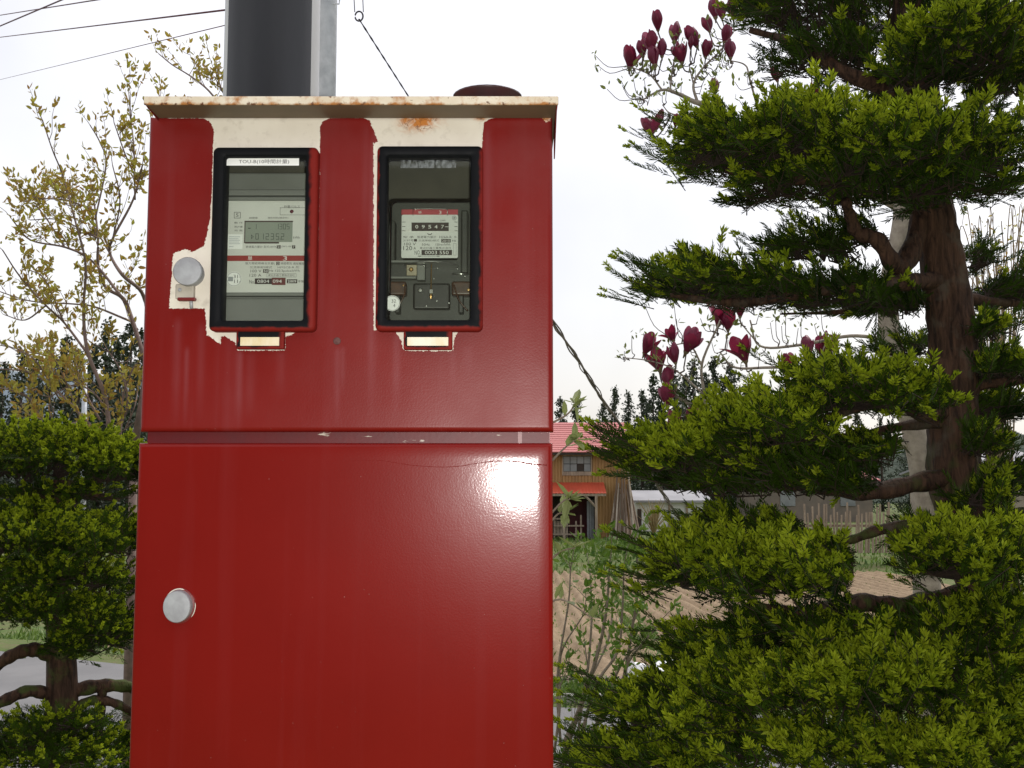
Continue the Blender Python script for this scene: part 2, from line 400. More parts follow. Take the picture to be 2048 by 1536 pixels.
mb.add(V, [[(0, 1, 5, 4), (1, 2, 6, 5), (2, 3, 7, 6), (3, 0, 4, 7), (0, 3, 2, 1), (4, 5, 6, 7)]]).build('roof_back', m_roof, barn, org)
MB().box(rx0, rx1, BY - 0.5, BY - 0.42, ze - 0.18, ze - 0.07).build('fascia', m_darkw, barn, org)
# lean-to awning
ax0, ax1 = bx0, PX(1213, 985, BY - 1.5)
zt, zb = PZ(965, BY), PZ(987, BY - 1.5)
mb = MB(); n = int((ax1 - ax0) / 0.08); V = []
for i in range(n + 1):
    x = ax0 + (ax1 - ax0) * i / n; d = 0.015 * (i % 2)
    V += [(x, BY - 1.5, zb + d), (x, BY - 0.03, zt + d)]
awn = mb.add(V, [[(2 * i, 2 * i + 2, 2 * i + 3, 2 * i + 1) for i in range(n)]]).build('awning', m_awn, barn, org)
MB().box(ax0, ax1 - 0.02, BY - 1.47, BY - 1.4, zb - 0.12, zb - 0.01).build('awning_beam', m_wood, awn, org)
# open bay under it
mb = MB(); mb.box(bx0, xr, BY + 1.8, BY + 1.9, bz0, zmid + 0.3); mb.box(bx0, xr, BY + 0.03, BY + 1.8, zmid + 0.2, zmid + 0.3); mb.box(xr, xr + 0.06, BY + 0.03, BY + 1.9, bz0, zmid)
mb.build('bay_lining', m_darkw, barn, org)
MB().box(PX(1138, 1030, BY + 1.7), PX(1174, 1030, BY + 1.7), BY + 1.7, BY + 1.76, bz0, PZ(1000, BY + 1.7)).build('bay_door', m_redp, barn, org)
for i, px in enumerate((1174, 1179, 1184)):
    MB().box(PX(px, 1030, BY + .4), PX(px + 4.4, 1030, BY + .4), BY + 0.4 + 0.03 * i, BY + 0.42 + 0.03 * i, bz0, PZ(1002 - i, BY + .4)).build('tin_sheet', m_tin, barn, org)
for px, yb in ((1128, BY - 1.42), (1192.5, BY - 1.42)):
    MB().box(PX(px - 2.6, 1030, yb), PX(px + 2.6, 1030, yb), yb - 0.06, yb + 0.06, gz(yb) - 0.05, zb - 0.1).build('post', m_wood, barn, org)
a, b = P(1168, 989, BY - 1.42), P(1192, 1014, BY - 1.42)
MB().tube([a, b], 0.055, 4).build('brace', m_wood, barn, org)
rack = thing('timber_rack', (PX(1135, 1060, BY - 0.6), BY - 0.6, gz(BY)), 'low pale timber rack with boards in the open bay of the barn', 'rack')
o2 = rack.location
for px in (1109, 1134, 1152, 1162): MB().box(PX(px - 1.6, 1060, BY - .6), PX(px + 1.6, 1060, BY - .6), BY - 0.65, BY - 0.57, gz(BY) - 0.03, PZ(1030 + (px % 7) * 3, BY - .6)).build('post', m_wood, rack, o2)
for py, x0, x1 in ((1037, 1106, 1136), (1051, 1108, 1168), (1068, 1106, 1170)): MB().box(PX(x0, py, BY - .7), PX(x1, py, BY - .7), BY - 0.75, BY - 0.68, PZ(py + 2, BY - .7), PZ(py - 1, BY - .7)).build('rail', m_wood, rack, o2)
for i, px in enumerate((1108, 1114, 1120, 1126)): MB().box(PX(px, 1050, BY - .5), PX(px + 5, 1050, BY - .5), BY - 0.55, BY - 0.5, gz(BY) + 0.2, PZ(1041 + i, BY - .5)).build('board', m_wood, rack, o2)
# poles leaning in a bundle on the barn corner
for i in range(22):
    f = i / 21; bxp = 1219 + 64 * f + random.uniform(-1.5, 1.5); yb = BY - 1.3 + random.uniform(-0.35, 0.35) + 0.5 * abs(f - 0.5)
    tall = i in (2, 8, 11, 16)
    ty = random.uniform(914, 924) if tall else random.uniform(962, 1000)
    tx = 1233 + 28 * f + random.uniform(-3, 3) if not tall else 1234 + 26 * f
    a = P(bxp, 1082, yb); a.z = gz(yb) - 0.03
    b = P(tx, ty, BY - 0.22 - 0.1 * random.random())
    o = MB().tube([a, a.lerp(b, 0.5) + Vector((random.uniform(-.02, .02), 0, 0)), b], [0.05, 0.042, 0.03], 6).build('wooden_pole', m_poles[i % 3])
    if tall: tag(o, 'tall bare pole rising to the barn eaves from the leaning bundle', 'pole', 'tall poles in the leaning bundle')
    else: tag(o, 'short bark-brown pole leaning in the bundle at the barn corner', 'pole', 'short poles in the leaning bundle')

# white shed, second red roof, grey house
def house(name, label, cat, x0, x1, Y, dep, yb, ye, yr, wall, roofm, hip=0.0):
    X0, X1 = PX(x0, 900, Y), PX(x1, 900, Y); z0 = gz(Y); z1 = PZ(ye, Y); z2 = PZ(yr, Y + dep / 2)
    og = ((X0 + X1) / 2, Y + dep / 2, z0); t = thing(name, og, label, cat)
    MB().box(X0, X1, Y, Y + dep, z0, z1).build('wall', wall, t, og)
    e = 0.45; V = []
    for x, h in ((X0 - e, hip), (X1 + e, -hip)):
        V += [(x, Y - e, z1 - 0.02), (x + h, Y + dep / 2, z2), (x, Y + dep + e, z1 - 0.02), (x, Y + dep + e, z1 + 0.1), (x + h, Y + dep / 2, z2 + 0.12), (x, Y - e, z1 + 0.1)]
    MB().add(V, [[(0, 6, 7, 1), (1, 7, 8, 2), (3, 9, 10, 4), (4, 10, 11, 5), (0, 5, 11, 6), (2, 8, 9, 3)], [(0, 1, 4, 5), (1, 2, 3, 4), (6, 11, 10, 7), (7, 10, 9, 8)]]).build('roof', roofm, t, og)
    return t, og
sh, og = house('white_shed', 'low white walled shed with a grey roof right of the barn', 'shed', 1272, 1404, 60, 5, 1078, 1004, 985, m_white, m_greyroof)
MB().box(PX(1275, 1040, 60), PX(1283, 1040, 60), 59.95, 59.99, gz(60), PZ(1018, 60)).build('door', m_darkw, sh, og)
for px in (1337, 1372): MB().box(PX(px, 1040, 60), PX(px + 4, 1040, 60), 59.9, 59.98, gz(60), PZ(1003, 60)).build('post', m_wood, sh, og)
MB().box(PX(1383, 1040, 60), PX(1402, 1040, 60), 59.93, 59.98, gz(60), PZ(1030, 60)).build('panel', m_redp, sh, og)
rh, og = house('red_roofed_house', 'far low house with a salmon red roof seen between the yew branches', 'house', 1520, 1742, 74, 8, 1040, 962, 930, M('brown grey wall', (0.2, 0.16, 0.125), (0.14, 0.12, 0.1), rough=0.85, scale=1), m_roof, 1.2)
for px in (1560, 1680): MB().box(PX(px, 990, 74), PX(px + 30, 990, 74), 73.93, 73.98, PZ(1012, 74), PZ(978, 74)).build('window', m_wglass, rh, og)
gh, og = house('grey_roofed_house', 'grey tiled house beyond the bare shrub beside the yew trunk', 'house', 1940, 2160, 58, 9, 1040, 948, 903, M('tan wall', (0.32, 0.27, 0.21), rough=0.85, scale=1), m_greyroof, 2.0)
for px in (1975, 2050): MB().box(PX(px, 990, 58), PX(px + 30, 990, 58), 57.93, 57.98, PZ(1000, 58), PZ(965, 58)).build('window', m_wglass, gh, og)
# fence of upright stakes at the far end of the field
fz = thing('stake_fence', (PX(1700, 1090, 39.5), 39.5, gz(39.5)), 'fence of pale upright stakes behind the yew at the edge of the field', 'fence'); og = fz.location
for i in range(26):
    px = 1612 + i * 7.0 + random.uniform(-1.5, 1.5); Yk = 39.5 + random.uniform(-0.06, 0.06)
    MB().tube([P(px, 1092, Yk) * 1.0 + Vector((0, 0, -0.25)), P(px + random.uniform(-3, 3), random.uniform(1004, 1030), Yk)], [0.045, 0.035], 5).build('stake', m_wood, fz, og)
MB().box(PX(1606, 1050, 39.6), PX(1796, 1050, 39.6), 39.62, 39.68, PZ(1054, 39.6), PZ(1049, 39.6)).build('rail', m_wood, fz, og)
# slim lamp post on the left
lpY = 24.0; og = P(171, 1000, lpY); og.z = gz(lpY)
lp = thing('lamp_post', og, 'slim grey steel post standing behind the young leafy tree', 'post')
m_galv = M('galvanised steel', (0.52, 0.55, 0.58), (0.4, 0.43, 0.46), rough=0.45, metal=0.35, scale=9)
MB().tube([og + Vector((0, 0, -0.2)), P(170, 722, lpY)], [0.075, 0.055], 10).build('shaft', m_galv, lp, og, smooth=True)
MB().lathe([(0.075, 0), (0.085, 0.03), (0.06, 0.07), (0.0, 0.08)], P(170, 722, lpY), 10).build('cap', m_galv, lp, og, smooth=True)

# ------------------------------------------------------------------ cedars
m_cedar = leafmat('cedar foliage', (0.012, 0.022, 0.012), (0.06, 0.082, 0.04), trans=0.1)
m_ctrunk = M('cedar bark', (0.07, 0.05, 0.04), (0.045, 0.035, 0.03), rough=0.95, scale=3)
def cedar_mesh(seed, H, W):
    r = np.random.default_rng(seed); mb = MB(); nb = 60
    for b in range(nb):
        f = 0.05 + 0.95 * (b + r.random()) / nb; z = H * f; L = W * 0.5 * min(1.0, (1.02 - f) * 1.55) ** 1.0 * r.uniform(0.6, 1.2) + 0.06
        a = r.uniform(0, 6.283); m = int(26 + 26 * L)
        t = r.uniform(0.15, 1, m) ** 0.7; c = np.stack([np.cos(a) * L * t, np.sin(a) * L * t, z - 0.35 * L * t + 0.25 * L * t ** 2 * 1.6], -1)
        c += r.normal(0, 0.13 + 0.05 * L, (m, 3)); sz = r.uniform(0.07, 0.17, m)
        u = r.normal(0, 1, (m, 3)); u /= np.linalg.norm(u, axis=1)[:, None]; v = np.cross(u, r.normal(0, 1, (m, 3))); v /= np.linalg.norm(v, axis=1)[:, None]
        V = np.stack([c - u * sz[:, None], c + v * sz[:, None] * 0.6, c + u * sz[:, None], c - v * sz[:, None] * 0.6], 1).reshape(-1, 3)
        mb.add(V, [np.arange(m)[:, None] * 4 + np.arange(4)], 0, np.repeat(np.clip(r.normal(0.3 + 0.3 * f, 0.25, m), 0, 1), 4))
    return mb
protos = []
for i in range(6):
    H, W = 11.0, 2.9 + 0.25 * (i % 3)
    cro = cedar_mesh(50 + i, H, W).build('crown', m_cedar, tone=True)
    tr = MB().tube([(0, 0, -0.4), (0.05, 0, H * 0.5), (0, 0, H * 0.96)], [0.2, 0.12, 0.02], 7).build('trunk', m_ctrunk, smooth=True)
    protos.append((cro, tr, H))
used = set()
def cedar(px, py, Y, k, label, group):
    top = P(px, py, Y); z0 = gz(Y); cro, tr, H = protos[k]
    e = thing('cedar_tree', (top.x, Y, z0), label, 'tree', group)
    s = (top.z - z0) / H
    e.scale = (s * random.uniform(0.85, 1.15), s, s); e.rotation_euler = (0, 0, random.uniform(0, 6.28))
    for o in (cro, tr):
        c = o if (k, o.name) not in used and o.parent is None else o.copy()
        if c is not o: COL.objects.link(c)
        c.parent = e
        if o is cro: c['kind'] = 'stuff'
    used.add((k, cro.name)); used.add((k, tr.name))
LB = 'dark narrow cedar in the row of cedars behind the red roofed barn'
for i, (px, py) in enumerate([(380, 742), (450, 760), (520, 735), (600, 770), (680, 748), (750, 775), (830, 760), (900, 782), (960, 770), (1015, 795), (1066, 790), (1092, 806), (1121, 797), (1153, 793), (1206, 806), (1229, 776), (1257, 786), (1283, 780), (1306, 752), (1322, 772), (1347, 735), (1368, 752), (1386, 722), (1408, 745), (1427, 716), (1446, 752), (1462, 726), (1490, 770), (1516, 765), (1548, 790), (1580, 798), (1620, 810), (1668, 806), (1715, 822), (1760, 835), (1815, 842), (1880, 850)]):
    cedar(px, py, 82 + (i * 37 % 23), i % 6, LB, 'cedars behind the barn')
LB = 'dark cedar in the thicket behind the young leafy tree and the steel post'
for i, (px, py) in enumerate([(-30, 740), (8, 726), (46, 704), (72, 716), (104, 712), (136, 672), (160, 700), (188, 690), (214, 646), (240, 668), (264, 650), (288, 660), (318, 690)]):
    cedar(px, py, 52 + (i * 29 % 17), (i + 2) % 6, LB, 'cedars behind the leafy tree')

# ------------------------------------------------------------------ the meter cabinet
Y0 = 1.935
cx0, cx1 = PX(268, 1150, Y0), PX(1106, 1150, Y0)          # lower door
ux0, ux1 = PX(288, 560, Y0), PX(1106, 560, Y0)            # upper door
uz0, uz1 = PZ(863.5, Y0), PZ(232, Y0)
lz0, lz1 = 0.16, PZ(886, Y0)
CO = Vector(((cx0 + cx1) / 2, Y0 + 0.13, 0.0))
cab = thing('meter_cabinet', CO, 'tall red painted steel meter cabinet with two glazed windows and cream bare patches', 'cabinet')

def poly_sdf(p, poly):
    poly = np.asarray(poly, float); d = np.full(len(p), 1e9); ins = np.zeros(len(p), bool); n = len(poly)
    for i in range(n):
        a, b = poly[i], poly[(i + 1) % n]; e = b - a; w = p - a
        t = np.clip((w @ e) / (e @ e + 1e-12), 0, 1); d = np.minimum(d, np.linalg.norm(w - t[:, None] * e, axis=1))
        c1 = (a[1] <= p[:, 1]) & (b[1] > p[:, 1]); c2 = (b[1] <= p[:, 1]) & (a[1] > p[:, 1])
        cr = e[0] * w[:, 1] - e[1] * w[:, 0]
        ins ^= (c1 & (cr > 0)) | (c2 & (cr < 0))
    return np.where(ins, -d, d)

def red_paint(name, worn):
    t = NT(name)
    vec = t.coord()
    st = t.rng(t.noise(1.0, 5, t.coord((26, 1, 0.9))), 0.53, 0.78)                  # rain streaks
    big = t.rng(t.noise(3.2, 4), 0.35, 0.68)
    c = t.mix(big, (0.172, 0.0070, 0.0052), (0.152, 0.006, 0.0045))
    c = t.mix(t.math('MULTIPLY', st, 0.42 if worn else 0.2), c, (0.185, 0.026, 0.028))
    nz = t.noise(150, 4, None, 0.6)
    if worn:
        ch = t.math('MULTIPLY', t.attr('chalk'), t.rng(t.noise(9, 5), 0.3, 0.7))
        c = t.mix(t.math('MULTIPLY', ch, 0.62), c, (0.165, 0.036, 0.036))
    if worn:
        sk = t.math('MULTIPLY', t.attr('streak'), t.rng(t.noise(1.0, 4, t.coord((60, 1, 5))), 0.25, 0.7, 0.35, 1.0))
        c = t.mix(t.math('MULTIPLY', sk, 0.6), c, (0.235, 0.072, 0.082))
    spk = t.rng(t.noise(230, 2), 0.765, 0.79)                                       # paint nibs and chips
    c = t.mix(t.math('MULTIPLY', spk, 0.55), c, (0.58, 0.42, 0.38))
    bmp = t.math('ADD', t.math('MULTIPLY', t.noise(270, 3), 0.8), t.math('MULTIPLY', t.noise(22, 3), 1.1))
    nm = t.bump(bmp, 0.13 if worn else 0.09, 0.0012)
    rough = t.rng(t.noise(6, 3), 0.3, 0.7, 0.30, 0.42) if worn else t.rng(t.noise(5, 3), 0.3, 0.7, 0.10, 0.135)
    if not worn:
        t.pbr(c, 0.28, 0.09, 0, nm); t.b.inputs['Coat Weight'].default_value = 0.28; t.l(rough, t.b.inputs['Coat Roughness']); t.l(nm, t.b.inputs['Coat Normal']); return t.m
    # bare cream steel where the brush did not reach
    sd = t.attr('bare')
    br = t.math('MULTIPLY_ADD', t.noise(480, 4), 0.0062, -0.0031)
    b2 = t.math('MULTIPLY_ADD', t.noise(80, 3), 0.0035, -0.00175)
    m = t.math('LESS_THAN', t.math('ADD', sd, t.math('ADD', br, b2)), 0.0)
    cream = t.mix(t.rng(t.noise(14, 5), 0.35, 0.7), (0.68, 0.63, 0.55), (0.61, 0.555, 0.475))
    cream = t.mix(t.rng(t.noise(60, 5), 0.55, 0.8), cream, (0.5, 0.45, 0.38))
    rr = t.math('MULTIPLY', t.attr('rust'), t.rng(t.noise(46, 6, None, 0.65, 1.6), 0.3, 0.62))
    cream = t.mix(t.rng(rr, 0.05, 0.6), cream, (0.47, 0.17, 0.035))
    vein = t.rng(t.math('ABSOLUTE', t.math('SUBTRACT', t.noise(38, 4, None, 0.6, 1.2), 0.5)), 0.0, 0.03, 1.0, 0.0)
    cream = t.mix(t.math('MULTIPLY', vein, t.rng(t.attr('rust'), 0.25, 0.55)), cream, (0.16, 0.055, 0.02))
    c = t.mix(m, c, cream)
    t.pbr(c, t.math('ADD', rough, t.math('MULTIPLY', m, 0.25)), 0.2, 0, nm)
    return t.m
m_up, m_low = red_paint('worn red paint', True), red_paint('glossy red paint', False)
m_red = M('plain red paint', (0.15, 0.0075, 0.007), (0.115, 0.007, 0.007), rough=0.4, scale=14, bump=0.2, bscale=150, bdist=0.001)
m_strip = NT('chipped red paint')
_c = m_strip.mix(m_strip.rng(m_strip.noise(18, 4), 0.3, 0.7), (0.115, 0.007, 0.009), (0.09, 0.011, 0.014))
_ch = m_strip.rng(m_strip.noise(1.0, 6, m_strip.coord((16, 10, 90)), 0.62), 0.66, 0.685)
m_strip = m_strip.pbr(m_strip.mix(_ch, _c, (0.5, 0.45, 0.38)), 0.42, 0.25, 0, m_strip.bump(m_strip.noise(120, 4), 0.12, 0.0012))
m_creamrust = NT('rusting cream steel')
_c = m_creamrust.mix(m_creamrust.rng(m_creamrust.noise(30, 5, m_creamrust.coord((0.6, 1, 1))), 0.4, 0.7), (0.66, 0.59, 0.48), (0.56, 0.47, 0.35))
_s = m_creamrust.n('SeparateXYZ'); m_creamrust.l(m_creamrust.coord(), _s.inputs[0])
_low = m_creamrust.rng(_s.outputs[2], PZ(205, Y0 - 0.07) + 0.001, PZ(210, Y0 - 0.07) - 0.002, 0.0, 0.22)
_r = m_creamrust.rng(m_creamrust.math('ADD', m_creamrust.noise(34, 6, None, 0.7), _low), 0.5, 0.68)
_c = m_creamrust.mix(_r, _c, (0.36, 0.15, 0.045))
_r2 = m_creamrust.rng(m_creamrust.math('ADD', m_creamrust.noise(85, 5, None, 0.65), m_creamrust.math('MULTIPLY', _low, 0.6)), 0.62, 0.7)
m_creamrust = m_creamrust.pbr(m_creamrust.mix(_r2, _c, (0.12, 0.045, 0.02)), 0.75, 0.3, 0, m_creamrust.bump(m_creamrust.noise(90, 5), 0.3, 0.002))
m_under = M('cream steel in painted shade', (0.145, 0.098, 0.06), (0.11, 0.076, 0.046), rough=0.6, scale=8)  # shade under the lid is painted into this brown; the steel itself is cream
m_inside = M('cabinet interior', (0.075, 0.07, 0.05), (0.05, 0.048, 0.036), rough=0.8, scale=9)

def door(name, x0, x1, z0, z1, yf, dep, rad, step, mat, holes=(), attrs=None):
    def stations(a, b):
        arc = [(rad * (1 - math.cos(t)), rad * (1 - math.sin(t))) for t in np.linspace(0, math.pi / 2, 6)]
        lo = [(a, dep)] + [(a + u, v) for u, v in arc]
        n = int((b - a - 2 * rad) / step); mid = [(a + rad + (b - a - 2 * rad) * i / n, 0.0) for i in range(1, n)]
        hi = [(b - u, v) for u, v in arc[::-1]] + [(b, dep)]
        return np.array(lo + mid + hi)
    sx, sz = stations(x0, x1), stations(z0, z1)
    for h in holes:                     # move grid lines onto the edges of the openings
        for s, v in ((sx, h[0]), (sx, h[1]), (sz, h[2]), (sz, h[3])): s[np.argmin(abs(s[:, 0] - v)), 0] = v
    nx, nz = len(sx), len(sz)
    X, Z = np.meshgrid(sx[:, 0], sz[:, 0]); D = np.maximum(sx[None, :, 1], sz[:, None, 1])
    V = np.stack([X, yf + D, Z], -1).reshape(-1, 3)
    J, I = np.meshgrid(np.arange(nz - 1), np.arange(nx - 1), indexing='ij')
    q = np.stack([J * nx + I, J * nx + I + 1, (J + 1) * nx + I + 1, (J + 1) * nx + I], -1).reshape(-1, 4)
    c = V[q].mean(1)
    keep = np.ones(len(q), bool)
    for h in holes: keep &= ~((c[:, 0] > h[0]) & (c[:, 0] < h[1]) & (c[:, 2] > h[2]) & (c[:, 2] < h[3]))
    o = MB().add(V, [q[keep]]).build(name, mat, cab, CO, smooth=True)
    if attrs:
        for k, fn in attrs.items():
            at = o.data.attributes.new(k, 'FLOAT', 'POINT'); at.data.foreach_set('value', fn(V).astype(np.float32))
    return o
def pp(pts): return [(PX(x, y, Y0), PZ(y, Y0)) for x, y in pts]
BARE = [[(300, 224), (1102, 222), (1102, 233), (1040, 233), (980, 236), (968, 245), (963, 300), (950, 312), (760, 312), (755, 282), (748, 264), (739, 241), (725, 235), (660, 235), (645, 243), (640, 257), (640, 312), (425, 312), (428, 262), (420, 243), (405, 236), (304, 235)],
        [(426, 300), (442, 300), (442, 690), (414, 668), (410, 617), (338, 617), (343, 560), (346, 507), (372, 498), (386, 504), (408, 492), (420, 440), (424, 380)],
        [(412, 655), (602, 655), (586, 669), (572, 673), (570, 701), (474, 701), (470, 685), (452, 673), (414, 671)],
        [(630, 300), (639.5, 300), (637, 480), (630, 480)],
        [(747, 285), (757, 285), (755, 660), (747.5, 660)],
        [(786, 655), (924, 655), (909, 675), (906, 701), (899, 702), (812, 702), (806, 699), (802, 680)],
        [(1078, 226), (1100, 220), (1101, 241), (1091, 245)]]
BARE = [pp(b) for b in BARE]
def f_bare(V):
    p = V[:, [0, 2]]; d = np.full(len(p), 1e9)
    for b in BARE: d = np.minimum(d, poly_sdf(p, b))
    return np.clip(d, -0.05, 0.05)
def f_rust(V):
    r = np.zeros(len(V))
    for x, y, sx, sy in ((838, 241, 40, 22), (1092, 236, 14, 8), (690, 232, 60, 3), (960, 236, 12, 6)):
        r = np.maximum(r, np.exp(-(((V[:, 0] - PX(x, y, Y0)) / (sx * S(Y0))) ** 2 + ((V[:, 2] - PZ(y, Y0)) / (sy * S(Y0))) ** 2)))
    return r
def f_streak(V):
    r = np.zeros(len(V))
    for x, w, y0, y1, k in ((352, 8, 630, 862, .55), (372, 5, 690, 862, .6), (400, 8, 640, 850, .35), (478, 7, 695, 870, .9), (500, 10, 700, 840, .4), (560, 8, 700, 800, .3), (674, 6, 690, 860, .8), (684, 5, 690, 800, .5), (743, 9, 250, 870, .8), (726, 6, 240, 500, .35), (792, 8, 660, 840, .5), (905, 6, 700, 790, .45), (935, 10, 690, 760, .35), (975, 9, 240, 560, .5), (640, 6, 300, 700, .35)):
        zz = (V[:, 2] - PZ(y1, Y0)) / (PZ(y0, Y0) - PZ(y1, Y0)); g = np.clip(zz * 2.2, 0, 1) * np.clip((1 - zz) * 12, 0, 1)
        r = np.maximum(r, k * g * np.exp(-((V[:, 0] - PX(x, 780, Y0)) / (w * S(Y0))) ** 2))
    return r
def f_chalk(V):
    t = np.clip((V[:, 2] - PZ(620, Y0)) / (PZ(235, Y0) - PZ(620, Y0)), 0, 1) ** 1.5
    d = np.clip((V[:, 0] - PX(960, 400, Y0)) / 0.1, 0, 1) * np.clip((V[:, 2] - PZ(500, Y0)) / 0.15, 0, 1)
    return np.clip(t * 0.75 + d * 0.5, 0, 1)
Yf = Y0 - 0.022
FR = {1: dict(o=(421, 633, 293, 662), i=(445, 609, 311.5, 641)), 2: dict(o=(752, 965.5, 290.5, 661.5), i=(772, 941, 311, 640))}
for k, f in FR.items():
    f['O'] = (PX(f['o'][0], 480, Yf), PX(f['o'][1], 480, Yf), PZ(f['o'][3], Yf), PZ(f['o'][2], Yf))
    f['I'] = (PX(f['i'][0], 480, Yf), PX(f['i'][1], 480, Yf), PZ(f['i'][3], Yf), PZ(f['i'][2], Yf))
holes = [((f['O'][0] + f['I'][0]) / 2, (f['O'][1] + f['I'][1]) / 2, (f['O'][2] + f['I'][2]) / 2, (f['O'][3] + f['I'][3]) / 2) for f in FR.values()]
up = door('upper_door', ux0, ux1, uz0, uz1, Y0, 0.03, 0.009, 0.0026, m_up, holes, dict(bare=f_bare, rust=f_rust, chalk=f_chalk, streak=f_streak))
up['label'] = 'upper door with brushed red paint leaving cream bare steel around the windows'
low = door('lower_door', cx0, cx1, lz0, lz1, Y0, 0.03, 0.008, 0.02, m_low)
low['label'] = 'plain glossy red lower door'
# paint run across the lower door
pts = [(500, 934), (620, 930), (700, 922), (760, 921), (820, 930), (880, 934), (920, 932), (965, 925), (1000, 922), (1040, 924), (1065, 928), (1094, 930)]
sp = spline([P(x, y, Y0 + 0.0002) for x, y in pts], 8); nn = len(sp)
MB().tube(sp, [0.0002 + 0.0014 * min(1, (i / nn) ** 1.6 * 1.3) * (0.75 + 0.25 * math.sin(i * 1.9)) for i in range(nn)], 6).build('paint_run', m_low, low, CO, smooth=True)
# carcass: sides, back, shelf, strip between the doors
mb = MB(); t = 0.004; bx0_, bx1_ = cx0 + 0.009, cx1 - 0.004; zb0, zb1 = 0.0, uz1 + 0.004
yb0, yb1 = Y0 + 0.026, Y0 + 0.27
mb.box(bx0_, bx0_ + t, yb0, yb1, zb0, zb1); mb.box(bx1_ - t, bx1_, yb0, yb1, zb0, zb1)
mb.box(bx0_ + t, bx1_ - t, yb1 - t, yb1, zb0, zb1)
body = mb.build('carcass', m_red, cab, CO)
MB().box(bx0_ + t, bx1_ - t, yb1 - 0.03, yb1 - t - 0.001, uz0 - 0.05, zb1 - 0.003).build('back_board', m_inside, cab, CO)
mb = MB(); mb.box(bx0_ + 0.001, bx1_ - 0.001, Y0 + 0.02, Y0 + 0.035, lz1 - 0.05, uz0 + 0.05); mb.box(bx0_ + t, bx1_ - t, Y0 + 0.036, yb1 - 0.031, uz0 - 0.012, uz0 - 0.006)
MB().box(bx0_ + t, bx1_ - t, yb0, yb1 - t, 0.0, 0.15).build('plinth', m_red, cab, CO)
mb.build('middle_rail', m_strip, cab, CO)
MB().box(PX(1036, 875, Y0), PX(1044, 875, Y0), Y0 + 0.012, Y0 + 0.02, lz1 - 0.02, uz0 + 0.02).build('rail_bracket', m_red, cab, CO)
# lid with rolled front edge and side skirts
Yl = Y0 - 0.072; Lz0, Lz1 = PZ(209, Yl), PZ(192, Yl); lx0, lx1 = PX(287, 200, Yl), PX(1117, 200, Yl)
mb = MB(); tk = 0.002
mb.box(lx0, lx1, Yl, Yl + 0.005, Lz0, Lz1)
lid = bev(mb.build('lid_edge', m_creamrust, cab, CO), 0.0018, 3)
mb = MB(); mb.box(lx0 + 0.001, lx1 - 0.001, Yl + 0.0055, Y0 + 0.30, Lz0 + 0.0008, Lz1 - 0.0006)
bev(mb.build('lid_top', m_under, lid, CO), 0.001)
def gusset(x, zlow, yback, nm):
    V = []
    for xx in (x, x + 0.002): V += [(xx, Yl + 0.006, Lz0 + 0.0004), (xx, yback, Lz0 + 0.0004), (xx, yback, zlow), (xx, yback - 0.006, zlow)]
    MB().add(V, [[(0, 1, 2, 3), (7, 6, 5, 4), (0, 4, 5, 1), (1, 5, 6, 2), (2, 6, 7, 3), (3, 7, 4, 0)]]).build('lid_skirt', m_red, lid, CO)
gusset(lx1 - 0.004, PZ(302, Y0), Y0 + 0.05, 'r'); gusset(lx0 + 0.002, PZ(242, Y0), Y0 + 0.02, 'l')
cp = P(975, 190, Y0 + 0.06)
m_cap = M('dark red cap', (0.06, 0.016, 0.018), (0.045, 0.02, 0.022), rough=0.4, scale=20)
zc = cp.z + 0.0125
prof = [(0.035, Lz1 - zc), (0.035, -0.020)] + [(0.066, -0.020), (0.066, -0.0165)] + [(math.sqrt(max(0, 0.108 ** 2 - (0.108 - h) ** 2)), -h) for h in (0.0145, 0.0105, 0.007, 0.004, 0.0018, 0.0005, 0.0)]
MB().lathe(prof, (cp.x, Y0 + 0.06, zc), 28).build('vent_cap', m_cap, cab, CO, smooth=True)

# ---- window frames, panes, latch tabs
def frame_mat(name, left, right, bottom):
    t = NT(name); s = t.n('SeparateXYZ'); t.l(t.coord(), s.inputs[0])
    x = t.math('ADD', s.outputs[0], t.math('MULTIPLY_ADD', t.noise(55, 4), 0.012, -0.006))
    z = t.math('ADD', s.outputs[2], t.math('MULTIPLY_ADD', t.noise(40, 4), 0.01, -0.005))
    m = t.math('MAXIMUM', t.rng(x, left, left - 0.0025), t.rng(x, right - 0.004, right + 0.002)); m = t.math('MAXIMUM', m, t.rng(z, bottom + 0.001, bottom - 0.003))
    c = t.mix(m, t.mix(t.noise(30, 4), (0.003, 0.0033, 0.0045), (0.006, 0.0065, 0.008)), (0.165, 0.012, 0.009))
    return t.pbr(c, t.rng(t.noise(20, 3), 0.3, 0.7, 0.5, 0.65), 0.09, 0, t.bump(t.noise(160, 3), 0.15, 0.001))
ox = lambda px, Y=Yf: PX(px, 480, Y) - CO.x
m_fr = {1: frame_mat('black frame with red slop', ox(421.5), ox(620), PZ(654, Yf)), 2: frame_mat('black frame with red edges', ox(757.5), ox(961.5), PZ(652, Yf))}
m_pane = glassmat('window glass', (0.93, 0.95, 0.92), 1.32, 0.03, 0.016)
m_stick = M('yellowed sticker', (0.64, 0.52, 0.30), (0.76, 0.70, 0.58), rough=0.55, scale=30, stretch=(1, 1, 0.5))
frames = {}
